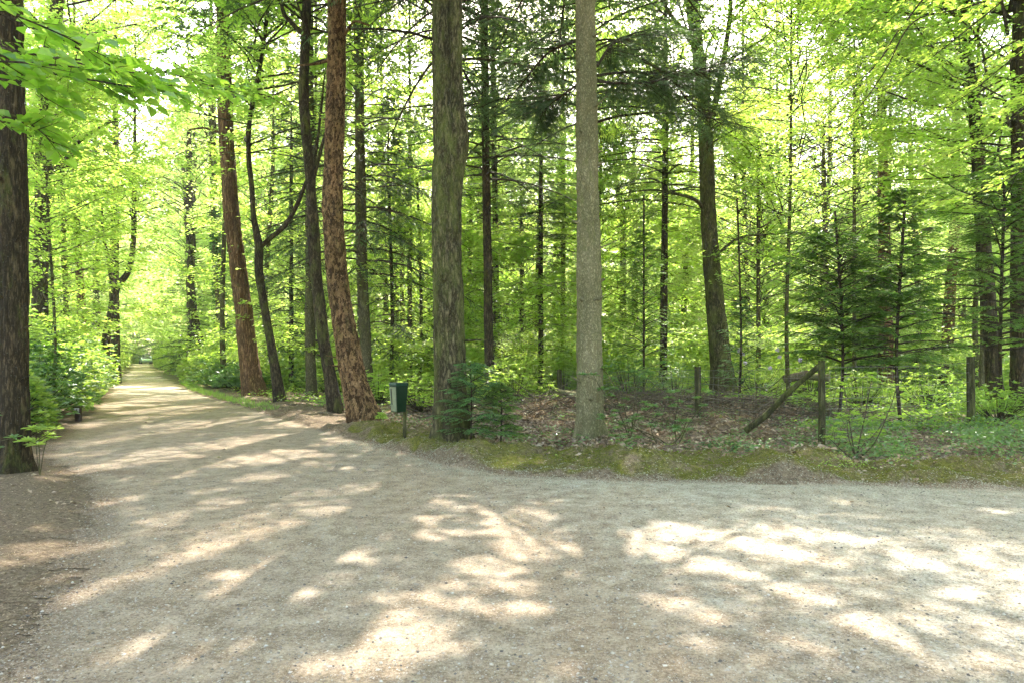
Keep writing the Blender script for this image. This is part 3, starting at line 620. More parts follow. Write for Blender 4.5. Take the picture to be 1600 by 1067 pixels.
tree('birch_tree', 'thin pinkish trunk far behind the green bin', 38, [(629, 600, 8), (629, 520, 7), (627, 400, 7), (624, 300, 6)], 17, 'orange', B(8, 17, 2.6, nb=40, K=9, nl=20, leaf=.14), 'pale')
tree('alder_tree', 'thin dark trunk far behind the bin, beside the pinkish one', 40, [(622, 600, 10), (619, 500, 9), (618, 380, 9), (616, 250, 8)], 18, 'mossy', B(7, 18, 3.2, nb=44, K=9, nl=22, leaf=.15), 'beech')
tree('linden_tree', 'large mossy double trunk with a burl in the middle, fir sapling at its foot', 10.7, [(706, 708, 54), (706, 660, 50), (703, 560, 48), (700, 450, 46), (699, 350, 46), (699, 260, 44), (697, 215, 40), (692, 150, 33), (690, 0, 31)], 22, 'mossy', B(8.6, 22, 4.6, **near), 'beech', sides=90, flare=.45, step=.03,
     limbs=[dict(p=[(706, 330, 26), (711, 275, 28), (716, 232, 33), (717, 205, 33), (714, 175, 27), (712, 120, 23), (711, 50, 22), (713, -60, 20)], dy=-.06, up=5)])
tree('spruce_tree', 'medium straight mossy trunk right of the double trunk in the centre', 22, [(766, 628, 17), (764, 540, 15), (762, 420, 14), (759, 250, 13), (757, 100, 12), (756, 0, 12)], 21, 'dark', K_(7.0, 21, 4.2, nb=110, K=15, nl=24, nsz=.115, dead=46, zd=2.8), 'needle', sides=20)
tree('spruce_tree', 'thin rough trunk partly behind the straight mossy one', 30, [(779, 600, 11), (776, 520, 10), (774, 350, 9), (771, 150, 9)], 20, 'brown', K_(5.5, 20, 3.2, nb=70, K=14, nl=22, nsz=.13, dead=30, zd=2), 'needle')
tree('spruce_tree', 'very thin straight trunk with whorls of dead twigs left of the pale trunk', 27, [(845, 610, 9), (845, 500, 8), (845, 350, 7), (845, 190, 5)], 11.5, 'dark', K_(5.2, 11.5, 2.3, nb=44, K=13, nl=20, nsz=.11, dead=50, zd=1.2), 'needle')
tree('silver_fir', 'smooth pale grey trunk standing on the moss bank right of centre', 11.7, [(923, 695, 47), (922, 640, 42), (921, 540, 39), (920, 400, 38), (918, 250, 36), (916, 100, 33), (915, 0, 32)], 24, 'grey', K_(8.8, 24, 4.8, nb=150, K=17, nl=26, nsz=.14, nw=.3), 'needle', sides=90, flare=.4, step=.03)
sfir = ALL[-1]
tree('spruce_tree', 'slim straight spruce trunk right of the pale trunk', 26.5, [(1036, 616, 13), (1037, 540, 12), (1038, 420, 11), (1039, 300, 10), (1040, 170, 9)], 18, 'dark', K_(7.4, 18, 4.2, nb=90, K=15, nl=24, nsz=.12, dead=44, zd=1.6), 'needle')
tree('beech_tree', 'dark mossy trunk leaning left behind the fence, forked near the top', 23.5, [(1131, 612, 40), (1126, 560, 32), (1119, 490, 29), (1112, 410, 26), (1107, 330, 24), (1104, 250, 23), (1101, 180, 22), (1094, 110, 20), (1085, 40, 19), (1080, 0, 18)], 21, 'mossy', B(8, 21, 4.4, nb=80, K=12, nl=24, leaf=.115), 'beech', sides=40, flare=.25,
     limbs=[dict(p=[(1106, 215, 8), (1118, 160, 9), (1128, 110, 9), (1136, 60, 8), (1142, 0, 7)], up=4), dict(p=[(1102, 335, 8), (1090, 320, 6), (1070, 312, 5), (1030, 306, 3)], dy=-.6),
            dict(p=[(1090, 80, 7), (1060, 40, 6), (1035, 0, 5)], up=2), dict(p=[(1118, 400, 5), (1150, 375, 4), (1190, 372, 3), (1240, 372, 2)], dy=-1)])
tree('beech_tree', 'pale distant trunk just right of the leaning mossy one', 43, [(1145, 560, 11), (1146, 480, 9), (1148, 400, 8)], 19, 'green', B(5, 19, 4.5, nb=60, K=10, nl=24, leaf=.17), 'beech')
tree('oak_tree', 'short lit trunk in the background between pale trunk and slim spruce', 42, [(993, 590, 12), (993, 520, 11), (992, 480, 10)], 18, 'green', B(4.5, 18, 4.2, nb=60, K=10, nl=24, leaf=.17), 'beech')
tree('beech_tree', 'far forked trunk high behind the pale trunk, with a V of two limbs', 40, [(973, 580, 11), (973, 450, 10), (973, 345, 10), (966, 310, 8), (960, 250, 6)], 19, 'green', B(5.5, 19, 4.5, nb=60, K=10, nl=24, leaf=.16), 'beech', limbs=[dict(p=[(973, 350, 8), (980, 325, 7), (986, 290, 5)], up=3)])
tree('pine_tree', 'orange lit trunk with bare side twigs right of the corner post', 29, [(1385, 612, 27), (1384, 540, 22), (1383, 430, 19), (1381, 330, 17), (1379, 240, 15), (1377, 150, 12)], 18, 'orange', K_(7.5, 18, 3, nb=50, K=13, nl=20, nsz=.13, dead=50, zd=4), 'needle', sides=24)
tree('pine_tree', 'orange trunk in sunlight left of the far right fence post', 31, [(1478, 608, 22), (1480, 540, 19), (1485, 460, 16), (1491, 360, 14), (1494, 250, 12)], 20, 'orange', B(8, 20, 4.5, nb=60, K=11, nl=22, leaf=.14), 'pale')
tree('maple_tree', 'brown trunk high on the right, leaning left and hung with bright leaves', 22, [(1556, 640, 24), (1548, 520, 22), (1538, 400, 21), (1532, 300, 20), (1527, 220, 19), (1520, 140, 15), (1508, 40, 12)], 21, 'brown', B(5.6, 21, 5, nb=80, K=12, nl=26, leaf=.12), 'beech', sides=28)
tree('maple_tree', 'brown trunk at the right edge of the photo behind dark yew boughs', 19, [(1592, 640, 26), (1592, 500, 24), (1592, 300, 22), (1593, 70, 20)], 20, 'brown', B(5.2, 20, 5, nb=80, K=12, nl=26, leaf=.115), 'beech', sides=28)
# trees just outside the frame that reach into it and shade the track
tree('linden_tree', 'leafy tree left of the photo whose large leaves hang into the top left corner', 4.6, [(-500, 990, 90), (-500, 300, 80), (-500, -600, 70)], 16, 'brown', B(6.5, 16, 4.5, nb=60, K=11, nl=20, leaf=.12), 'lime', sides=24)
lime = ALL[-1]
tree('beech_tree', 'leafy tree right of the photo whose long thin bough hangs into the top right', 10, [(1890, 735, 50), (1890, 200, 44), (1890, -500, 36)], 19, 'mossy', B(8.2, 19, 8.2, nb=170, K=15, nl=44, leaf=.16), 'beech', sides=24)
rbeech = ALL[-1]
tree('oak_tree', 'oak just outside the right edge whose crown roofs the right fork of the track', 7.2, [(2150, 820, 80), (2150, 200, 72), (2150, -500, 60)], 18, 'brown', B(6.4, 18, 6.5, nb=140, K=14, nl=42, leaf=.16), 'beech', sides=24)
print('named trees', NL[0])

# ------------------------------------------------------------------ fill trees: young beeches and saplings behind the fence and the hedge
def fill(label, px, Y, z0, H, Rr, lf, leaf, w=8, nb=50, name='young_beech', K=10, nl=22, kind='b', bark='green', group=None, **kw):
    lean = (len(ALL) % 5-2)*3
    foot = HZ+F*CH/Y
    cr = (kind, dict(z0=z0, H=H, R=Rr, nb=nb, K=K, nl=nl, **({'leaf': leaf, 'tk': .5} if kind == 'b' else {'nsz': leaf}), **kw))
    return tree(name, label, Y, [(px, foot, w), (px+lean, foot-120, w*.85), (px-lean, foot-330, w*.7)], H*.95, bark, cr, lf, group)
fill('bright young beech spreading low layers of leaf right of the leaning mossy trunk', 1185, 27, 1.0, 11, 4.2, 'beech', .11, 8, 85, K=12, nl=24)
fill('bright young beech behind the dark fir beside the corner post', 1290, 31, 1.2, 13, 4.6, 'beech', .12, 10, 85, K=12, nl=24)
fill('tall light green beech between the two orange pine trunks', 1430, 34, 2.5, 16, 4.8, 'pale', .13, 10, 80)
fill('yellow green beech with drooping layers near the right edge', 1530, 27, 3.0, 13, 4.0, 'pale', .11, 9, 80)
fill('young beech with light layered leaves behind the pale trunk', 935, 30, 1.0, 12, 3.8, 'beech', .12, 7, 70)
fill('low spreading young beech between the centre trunks', 815, 33, .6, 12, 4.0, 'beech', .13, 8, 75)
fill('leafy young beech behind the green bin', 655, 29, .8, 9, 3.2, 'beech', .12, 6, 60)
fill('pale leafy beech behind the gap between the pale and the reddish trunks', 530, 36, 2.0, 15, 4.2, 'pale', .14, 8, 70)
fill('light green beech arching over the track from the right, behind the orange leaning trunk', 420, 34, 3.0, 17, 5.0, 'pale', .14, 9, 75)
fill('light green beech arching over the far track, right side', 300, 52, 3.0, 20, 6.0, 'pale', .18, 12, 80)
fill('pale beech arching over the far track from the left side', 150, 50, 2.5, 19, 6.0, 'pale', .18, 12, 80)
fill('leafy beech behind the hedge left of the crooked trunk', 100, 32, 1.8, 15, 5.0, 'beech', .13, 9, 85)
fill('young beech filling the gap beside the big dark left trunk', 80, 17, 1.6, 9, 2.8, 'beech', .10, 5, 70)
fill('tall beech crown over the left hedge in front of the crooked tree', 225, 26, 5.2, 15, 3.6, 'beech', .12, 6, 50, group=None) if False else None
fill('bright beech high behind the slim spruce right of the pale trunk', 1075, 38, 1.5, 19, 5.5, 'beech', .15, 10, 85)
fill('far beech with a pale crown behind the leaning mossy trunk', 1200, 44, 2, 22, 6.0, 'pale', .17, 12, 85)
fill('far pale beech between the corner post and the orange pine', 1340, 46, 2, 23, 6.5, 'pale', .18, 12, 85)
fill('far beech with a pale crown in the upper right', 1500, 42, 2, 22, 6.5, 'pale', .17, 12, 85)
fill('far beech behind the double trunk in the centre', 710, 42, 2, 21, 5.5, 'beech', .17, 12, 75)
fill('far beech behind the thin spruce left of the pale trunk', 870, 44, 1.5, 21, 5.5, 'pale', .17, 10, 75)
fill('dark hemlock with drooping fronds between the double trunk and the thin spruce', 735, 34, 1.6, 16, 3.6, 'needle', .14, 8, 90, name='hemlock_tree', K=15, nl=22, kind='c', bark='dark', hang=.3, droop=.5)
fill('dark hemlock behind the pale straight trunk left of the reddish one', 455, 31, 1.4, 15, 3.2, 'needle', .13, 8, 85, name='hemlock_tree', K=15, nl=22, kind='c', bark='dark', hang=.3, droop=.45)
fill('dark hemlock left of the bin behind the reddish trunk', 610, 27, 1.6, 12, 2.6, 'needle', .12, 7, 80, name='hemlock_tree', K=15, nl=22, kind='c', bark='dark', hang=.3, droop=.5)
fill('dark conifer beside the far end of the track, right of the vanishing point', 292, 47, .6, 11, 2.6, 'needle', .16, 8, 70, name='spruce_tree', K=13, nl=20, kind='c', bark='dark')
fill('pale drooping spruce in the sun behind the orange pine', 1350, 38, 1.5, 13, 3.6, 'fir', .15, 8, 80, name='spruce_tree', K=14, nl=20, kind='c', bark='dark', hang=.5, droop=.5)
fill('tall beech right of the leaning mossy trunk, leafy from eye level upward', 1232, 24, 3.5, 20, 5.2, 'beech', .12, 7, 110, name='beech_tree', K=13, nl=28)
fill('tall pale beech above the flat topped fir with leaf layers to the top', 1335, 26, 4.0, 20, 5.0, 'pale', .125, 7, 110, name='beech_tree', K=13, nl=28)
fill('hemlock added behind the pale grey trunk, its crown above shading the track', 921, 20.5, 8.2, 19, 4.6, 'needle', .13, 14, 95, name='hemlock_tree', K=16, nl=24, kind='c', bark='dark', hang=.3, droop=.45)  # added tree: its crown blocks the sun that would cast the pale trunk's shadow
fill('hemlock added behind the double trunk, its crown above shading the track', 701, 16.5, 8.6, 19, 4.4, 'needle', .13, 16, 95, name='hemlock_tree', K=16, nl=24, kind='c', bark='dark', hang=.3, droop=.45)  # added for shade too, so the double trunk casts no hard shadow
T_ = [(1384, 33, 'hidden behind the orange pine'), (1037, 29, 'hidden behind the slim spruce'), (562, 27.5, 'hidden behind the grey green hemlock trunk'), (1533, 25, 'hidden behind the leaning maple trunk'),
      (765, 26, 'hidden behind the mossy spruce trunk in the middle'), (485, 29, 'hidden behind the pale straight trunk on the left'), (350, 31, 'behind the orange leaning trunk by the track'), (640, 30, 'between the reddish trunk and the double trunk'), (1165, 38, 'far right of the leaning mossy trunk'), (1222, 43, 'far behind the flat topped fir, left side'), (1290, 37, 'far behind the flat topped fir, right side'), (842, 39, 'hidden behind the very thin spruce'), (880, 34, 'just left of the pale trunk'), (600, 41, 'far behind the bin')]
for i_, (px_, Y_, lab_) in enumerate(T_):
    fill('tall beech %s, its crown closing the sky' % lab_, px_, Y_, (8.0+.8*(i_ % 3)) if i_ < 8 else 4.0, 23 if i_ < 8 else 27, 5.9, 'beech' if i_ % 2 else 'pale', .145, 9 if i_ != 5 else 8, 85, name='beech_tree', K=12, nl=26)
# saplings in front
fill('dark yew like fir with a flat spreading top right of the corner post', 1311, 15.2, 1.35, 4.2, 1.75, 'yew', .085, 5, 50, name='young_fir', K=20, nl=30, kind='c', bark='dark', droop=.28, rise=.32, top=.3, nw=.36)
fill('dark fir sapling on a thin black stem behind the rhododendron right', 1407, 14.5, 1.1, 5.0, 1.55, 'yew', .085, 6, 44, name='young_fir', K=20, nl=28, kind='c', bark='dark', droop=.3, rise=.3, top=.5, nw=.36)
fill('wide dark fir sapling with long boughs at the right edge', 1566, 16.0, 1.5, 5.8, 2.7, 'yew', .09, 6, 52, name='young_fir', K=22, nl=32, kind='c', bark='dark', droop=.3, rise=.25, top=.45, nw=.36)
fill('feathery dark sapling standing among the rhododendrons right of the pale trunk', 1006, 20, 1.3, 5.0, 1.1, 'yew', .07, 4, 34, name='young_fir', K=14, nl=24, kind='c', bark='dark', droop=.2, rise=.5, top=.6, nw=.35)
fill('small bluish fir sapling in front of the leaning mossy trunk', 1155, 19, .3, 2.9, .8, 'fir', .06, 4, 26, name='young_fir', K=12, nl=22, kind='c', bark='dark', droop=.1, rise=.5, top=.8, nw=.3)
print('with fill', NL[0])

# the conifer boughs that reach right from the pale trunk
def bough_chunks(P, r0, r1):
    q = spline(np.array(P), 8); return q, tube(q, np.linspace(r0, r1, len(q)), 6)
r = np.random.default_rng(99)
chs = []; cc = []; dd = []; nn = []; LL = []
base = np.array(sfir.location)
for (pts, dy) in (([(934, 115), (970, 100), (1005, 88), (1045, 80), (1100, 75)], 1.2), ([(934, 124), (975, 132), (1020, 134), (1065, 128), (1105, 120), (1150, 112)], -.6), ([(934, 100), (960, 60), (1000, 40), (1060, 30)], .5), ([(902, 130), (870, 145), (840, 160)], .6), ([(1005, 90), (1060, 100), (1110, 130), (1180, 150)], 1.6), ([(902, 60), (860, 60), (820, 90), (790, 110)], 1.5)):
    W = np.array([Pz(a, b, 11.7)-base for a, b in pts]); W[:, 1] += np.linspace(0.1, dy, len(W))
    q, tb = bough_chunks(W, .026, .006); chs += tubes_chunks([tb])
    for i in range(110):
        t = r.uniform(.18, 1); k = int(t*(len(q)-1)); p = q[k]; dr = unit(q[min(k+1, len(q)-1)]-q[max(k-1, 0)])
        sd = rot_dir(dr[None], r.choice([-1, 1])*r.uniform(.5, 1.4, 1))[0]; sd[2] = r.uniform(-.5, .12); sd = unit(sd); l = r.uniform(.35, 1.15)
        tip = p+sd*l; chs.append(prisms(p[None], tip[None], .006, .002, 0, 3))
        for j in range(4):
            s0 = p+sd*l*r.uniform(.2, 1); s2 = unit(rot_dir(sd[None], r.uniform(-1, 1, 1))[0]+np.array([0, 0, -.25])); l2 = r.uniform(.16, .42)
            n = 26; s = np.linspace(0, 1, n); c = s0+s2*(s*l2)[:, None]; ndr = rot_dir(np.repeat(s2[None], n, 0), np.where(np.arange(n) % 2, 1, -1)*r.uniform(.5, 1.2, n)); ndr[:, 2] += r.uniform(-.3, .2, n)
            ndr = unit(ndr); cc.append(c+ndr*.025); dd.append(ndr); nn.append(unit(np.array([r.normal(0, .4, n), r.normal(0, .4, n), np.ones(n)]).T)); LL.append(r.uniform(.04, .07, n))
mesh_obj('bough', chs+[leaves(np.concatenate(cc), np.concatenate(dd), np.concatenate(nn), np.concatenate(LL), .16, 1, 0)], [BARK['twig'], LEAF['needle']], sfir)

# broad-leaved boughs hanging into the frame from outside it
def leaf_bough(root, lines, Y, leafL, lf, ntw=26, nleaf=9, twl=.45, r0=.012, dy=0.0, seed=1, wr=.75):
    r = np.random.default_rng(seed); base = np.array(root.location); chs = []; cc = []; dd = []; nn = []; LL = []
    for pts in lines:
        W = np.array([Pz(a, b, Y)-base for a, b in pts]); W[:, 1] += np.linspace(0, dy, len(W))+r.uniform(-.5, .5)
        q = spline(W, 8); chs += tubes_chunks([tube(q, np.linspace(r0, .003, len(q)), 6)])
        for i in range(ntw):
            t = (i+.5)/ntw; k = min(int(t*(len(q)-1)), len(q)-2); p = q[k]; dr = unit(q[k+1]-q[k])
            sd = rot_dir(dr[None], r.choice([-1, 1])*r.uniform(.3, 1.3, 1))[0]; sd[2] = r.uniform(-.35, .1); sd = unit(sd); l = twl*r.uniform(.4, 1.2)
            chs.append(prisms(p[None], (p+sd*l)[None], .004, .0015, 0, 3))
            n = nleaf; s = np.linspace(.15, 1, n); c = p+sd*(s*l)[:, None]
            ld = rot_dir(np.repeat(sd[None], n, 0), np.where(np.arange(n) % 2, 1, -1)*r.uniform(.3, 1.1, n)); ld[:, 2] = r.uniform(-.5, 0, n); ld = unit(ld)
            L = leafL*r.uniform(.6, 1.2, n); cc.append(c+ld*(L*.6)[:, None]); dd.append(ld); LL.append(L)
            nn.append(unit(np.array([r.normal(0, .5, n), r.normal(0, .5, n), np.ones(n)]).T))
    return mesh_obj('bough', chs+[leaves(np.concatenate(cc), np.concatenate(dd), np.concatenate(nn), np.concatenate(LL), wr, 1, .2, fine=True)], [BARK['twig'], LEAF[lf]], root)
leaf_bough(lime, [[(-480, -80), (-300, 90), (-60, 125), (60, 122), (150, 124), (225, 126)], [(-480, -130), (-250, -20), (0, 70), (80, 82), (150, 88), (200, 78)], [(-480, -200), (-200, -80), (0, 5), (70, 35), (120, 62)],
                  [(-480, -100), (-250, 60), (-60, 60), (10, 100), (60, 150)], [(-480, -60), (-200, 160), (-40, 160), (5, 175), (30, 200)], [(-400, -100), (-150, 20), (0, 35), (90, 60), (180, 100)]], 4.3, .105, 'lime', ntw=20, nleaf=7, twl=.32, r0=.012, dy=.3, seed=3)
leaf_bough(lime, [[(-480, -140), (-100, 20), (100, 60), (215, 60), (270, 72), (340, 88)], [(-480, -100), (-100, 60), (80, 100), (200, 100), (270, 110), (325, 120)]], 6.0, .10, 'lime', ntw=24, nleaf=6, twl=.35, r0=.012, dy=.8, seed=5)
leaf_bough(rbeech, [[(2040, -250), (1700, -160), (1540, -90), (1458, 0), (1425, 55), (1372, 112), (1322, 165), (1272, 205)], [(2040, -200), (1700, -80), (1560, -20), (1470, 0), (1430, 75), (1395, 130), (1360, 165)],
                    [(2040, -200), (1800, -60), (1700, 20), (1600, 80), (1540, 130), (1480, 170)], [(2040, -100), (1800, 40), (1660, 120), (1570, 200), (1510, 230)], [(2040, 0), (1800, 160), (1680, 220), (1590, 280), (1500, 300)], [(2040, -250), (1700, -100), (1600, -20), (1500, 60), (1440, 100)]], 9.2, .085, 'beech', ntw=40, nleaf=10, twl=.6, r0=.02, dy=.8, seed=9, wr=.6)

# ivy on the ivy clad tree and on the big left trunk
def ivy_on(root, z0, z1, rad, n, L, axisx, seed):
    r = np.random.default_rng(seed); z = r.uniform(z0, z1, n); a = r.uniform(0, 2*np.pi, n); rr = rad+np.abs(r.normal(0, .07, n))
    c = np.stack([axisx(z)+rr*np.cos(a), rr*np.sin(a), z], -1)
    nr = unit(np.stack([np.cos(a), np.sin(a), r.normal(.3, .4, n)], -1)); d = unit(np.stack([r.normal(0, .4, n), r.normal(0, .4, n), -np.ones(n)], -1))
    k = vn(z*.9, a*1.3, seed) > .3; mesh_obj('ivy', [leaves(c[k], d[k], nr[k], L*r.uniform(.6, 1.2, k.sum()), .9, 0)], [LEAF['ivy']], root)
bx = ivt.location[0]
ivy_on(ivt, .3, 10, .28, 5200, .11, lambda z: (np.interp(CH-0+z*0+z, [0, 20], [0, 0])+np.interp(z, [0, 2.7, 5.9, 7.7, 12.3, 17.6], [0, -.21, -.39, -.5, -.68, -.78])), 4)

# ------------------------------------------------------------------ distant wood (one mass)
def shrubish(r, h, rx, n=2600, L=.16):
    a = r.uniform(0, 2*np.pi, n); u = r.random(n)**.4; ph = np.arccos(r.uniform(0, 1, n)); rr = u*(.6+.7*vn(a*1.5, ph*2.5, 5))
    c = np.stack([rx*rr*np.sin(ph)*np.cos(a), rx*rr*np.sin(ph)*np.sin(a), h*rr*np.cos(ph)], -1)
    d = unit(r.normal(0, 1, (n, 3))*np.array([1, 1, .4])); nn = unit(np.array([0, 0, 1.])+r.normal(0, .5, (n, 3)))
    return [], (c, d, nn, L*r.uniform(.6, 1.3, n))
r = np.random.default_rng(2024)
trackside = [(np.interp(q, XR_Y, XR_X)-1.7+sg*(5.0+.8*math.sin(q)), q+sg*1.5) for q in range(52, 124, 7) for sg in (-1, 1)]
protoB = [broad_crown(r, 1.8, h, R, nb=90, K=11, nl=24, leaf=.20) for h, R in ((17, 5.5), (19, 6.0), (15, 5.0))]
protoC = [conifer_crown(r, 1.0, h, 3.4, nb=90, K=12, nl=12, nsz=.26, nw=.3, droop=.4) for h in (15, 18)]
chB = []; lfB = []; lfC = []; spots = []
for _ in range(6000):
    if len(spots) >= 150: break
    Y = 50+85*r.random()**1.25; x = r.uniform(-.95, .95)*Y
    cx = np.interp(Y, XR_Y, XR_X)-1.7
    if abs(x-cx) < 4.2 and Y < 122: continue
    if Y > 95 and abs(x-cx) > 24: continue
    if any((x-a)**2+(Y-b)**2 < 24 for a, b in spots): continue
    spots.append((x, Y))
spots += trackside+[(-76, 134), (-70, 136), (-82, 136), (-66, 134), (-88, 138), (-73, 142), (-79, 143), (-62, 140), (-94, 142), (-76, 150), (-70, 152), (-84, 150)]
for i, (x, Y) in enumerate(spots):
    con = r.random() < .10; a = r.uniform(0, 6.28); s = r.uniform(.85, 1.15)*(1.35 if x < -.25*Y else 1.22 if Y > 62 else 1.0); ca, sa = math.cos(a), math.sin(a); M = np.array([[ca, -sa, 0], [sa, ca, 0], [0, 0, 1]])
    pr = protoC[i % 2] if con else protoB[i % 3]; c, d_, n_, L = pr[1]
    kp = r.random(len(c)) < .9
    T = np.array([x, Y, 0])
    kp &= con | ~shaft(c@M.T*s+T, 9)
    (lfC if con else lfB).append((c[kp]@M.T*s+T, d_[kp]@M.T, n_[kp]@M.T, L[kp]*s))
    tp = tube(np.array([[x, Y, -.3], [x+r.normal(0, .3), Y, 7], [x+r.normal(0, .6), Y, 18]])[:, :3], [.24*s, .18, .05], 8); chB += tubes_chunks([tp])
cat = lambda l, k: np.concatenate([q[k] for q in l])
chB += [leaves(cat(lfB, 0), cat(lfB, 1), cat(lfB, 2), cat(lfB, 3), .65, 1), leaves(cat(lfC, 0), cat(lfC, 1), cat(lfC, 2), cat(lfC, 3), .3, 2, 0)]
wo = mesh_obj('distant_wood', chB, [BARK['green'], LEAF['pale'], LEAF['needle']])
tag(wo, 'far wood of pale green crowns and thin trunks closing the view', 'wood', kind='stuff')
print('wood', sum(len(q[0]) for q in lfB+lfC))

# understorey: layered beech foliage and low growth filling the depth between the trunks
r = np.random.default_rng(77)
protoU = [broad_crown(r, .3, h, R, nb=66, K=11, nl=36, leaf=.135, rise=(0, .5), tk=.45) for h, R in ((7, 3.4), (10, 4.2), (14, 4.6))]
protoL = [shrubish(r, h, R) for h, R in ((2.2, 2.4), (3.4, 3.0))]
lfU = []; lfP = []; tw = []; us = []
for _ in range(9000):
    if len(us) >= 60: break
    Y = 25+27*r.random(); x = r.uniform(-.85, .85)*Y; cx = np.interp(Y, XR_Y, XR_X)-1.7
    if -5.0 < x-cx < 5.0: continue
    if any((x-a)**2+(Y-b)**2 < 9 for a, b in us): continue
    us.append((x, Y))
def put(store, pr, x, Y, s, z=0):
    a = r.uniform(0, 6.28); ca, sa = math.cos(a), math.sin(a); M = np.array([[ca, -sa, 0], [sa, ca, 0], [0, 0, 1]]); c, d_, n_, L = pr[1]; T = np.array([x, Y, z])
    wp = c@M.T*s+T; k = ~litmask(wp) & ~shaft(wp, 11) & ((pathdist(wp[:, 0], wp[:, 1])[0] > .1) | (wp[:, 2] > 4.5) | (wp[:, 1] > 124.5))
    store.append((wp[k], d_[k]@M.T, n_[k]@M.T, (L*s)[k]))
    for (V, Fq_, mi_) in pr[0]: tw.append((V.reshape(-1, 3)@M.T*s+T, Fq_, 0))
for i, (x, Y) in enumerate(us): put(lfU if r.random() < .5 else lfP, protoU[i % 3], x, Y, r.uniform(.85, 1.15))
uo = mesh_obj('understorey', tw+[leaves(cat(lfU, 0), cat(lfU, 1), cat(lfU, 2), cat(lfU, 3), .62, 1), leaves(cat(lfP, 0), cat(lfP, 1), cat(lfP, 2), cat(lfP, 3), .62, 2)], [BARK['twig'], LEAF['beech'], LEAF['pale']])
tag(uo, 'mass of light green beech foliage filling the depth between the trunks', 'undergrowth', kind='stuff')
lfL = []; tw = []
ls = []
for _ in range(400):
    Y = 27+75*r.random()**1.2; x = r.uniform(-.85, .85)*Y; cx = np.interp(Y, XR_Y, XR_X)-1.7
    if abs(x-cx) < 4.5: continue
    ls.append((x, Y))
ls = ls[:230]+[(x_, 128+3*math.sin(x_)) for x_ in np.arange(-92, -50, 1.6)]+[(a+sg, b) for (a, b) in trackside for sg in (-.5, .5)]
for i, (x, Y) in enumerate(ls): put(lfL, protoL[i % 2], x, Y, r.uniform(.7, 1.2)*(1+.006*Y))
lo = mesh_obj('low_growth', [leaves(cat(lfL, 0), cat(lfL, 1), cat(lfL, 2), cat(lfL, 3), .6, 0)], [LEAF['bright']])
tag(lo, 'low bushes and bramble covering the floor deep in the wood', 'undergrowth', kind='stuff')
print('under', sum(len(q[0]) for q in lfU+lfP+lfL))

# ------------------------------------------------------------------ shrubs
def shrub_arrays(r, h, rx, ncl, L, wr, ros=8, z0=.15, up=.5, flat=.9):
    # leaf rosettes through the volume, denser to the shell, uneven outline
    a = r.uniform(0, 2*np.pi, ncl); u = r.random(ncl)**.45; lump = .72+.5*vn(a*1.3, u*3, int(r.integers(999)))
    ph = np.arccos(r.uniform(0, 1, ncl)); rr = u*lump
    c = np.stack([rx*rr*np.sin(ph)*np.cos(a), rx*flat*rr*np.sin(ph)*np.sin(a), z0+(h-z0)*rr*np.cos(ph)], -1)
    od = unit(np.stack([c[:, 0]/rx, c[:, 1]/rx, .5+c[:, 2]/h*up], -1))
    az = r.uniform(0, 2*np.pi, (ncl, ros)); t = unit(np.stack([np.cos(az), np.sin(az), r.uniform(-.35, .45, (ncl, ros))], -1))
    Lr = L*r.uniform(.65, 1.2, (ncl, ros)); d = unit(t+od[:, None]*.35)
    cen = c[:, None]+d*(Lr*.55)[..., None]
    n_ = unit(od[:, None]*.4+np.array([0, 0, 1.])+r.normal(0, .35, (ncl, ros, 3)))
    ns = min(ncl, 70); k = r.choice(ncl, ns, replace=False); st = c[k]*np.array([.12, .12, 0])+np.array([0, 0, -.05]); md = st*.4+c[k]*.6; md[:, 2] -= .05*h
    ch = [prisms(st, md, .012*h**.5, .007*h**.5, 0, 4), prisms(md, c[k], .007*h**.5, .002, 0, 3)]
    return ch, (cen.reshape(-1, 3), d.reshape(-1, 3), n_.reshape(-1, 3), Lr.reshape(-1))
SH = []
def shrub(name, label, x, y, h, rx, lf, ncl=260, L=.11, wr=.35, ros=8, fine=False, group=None, cat_='shrub', **k):
    r = np.random.default_rng(len(SH)*7+300); ch, (c, d, n, LL) = shrub_arrays(r, h, rx, ncl, L, wr, ros, **k)
    root = empty(name, (x, y, ghs(x, y)), label, cat_, group)
    mesh_obj('stems', ch, [BARK['twig']], root); wp = c+np.array(root.location)
    kk = (pathdist(wp[:, 0], wp[:, 1])[0] > -.35); c, d, n, LL = c[kk], d[kk], n[kk], LL[kk]
    mesh_obj('foliage', [leaves(c, d, n, LL, wr, 0, .1, fine)], [LEAF[lf]], root); SH.append(root); NL[0] += len(c); return root
ordn = ['nearest', 'second', 'third', 'fourth', 'fifth', 'sixth', 'seventh', 'eighth', 'ninth', 'tenth', 'eleventh', 'twelfth', 'thirteenth', 'fourteenth']
r = np.random.default_rng(55)
yv = 11.8
for i in range(13):               # hedge along the left edge of the track
    xl = np.interp(yv, XL_Y, XL_X); rr = .95+.045*yv*.5; big = (i % 3 == 1)
    shrub('hedge_bush', ('%s bush of the leafy hedge left of the track, counted from the big dark trunk' % ordn[i]), xl-rr*.95-(.3 if big else 0), yv, (1.5+.035*yv)*(1.15 if big else 1), rr*1.15, ['bright', 'rhodo', 'bright', 'rhodo', 'beech'][i % 5] if i != 2 else 'rhodo',
          ncl=int(420+20*min(yv, 30)), L=.10+.002*yv, wr=[.5, .34, .55, .36, .6][i % 5], group='hedge bushes left of the track')
    yv += rr*1.45
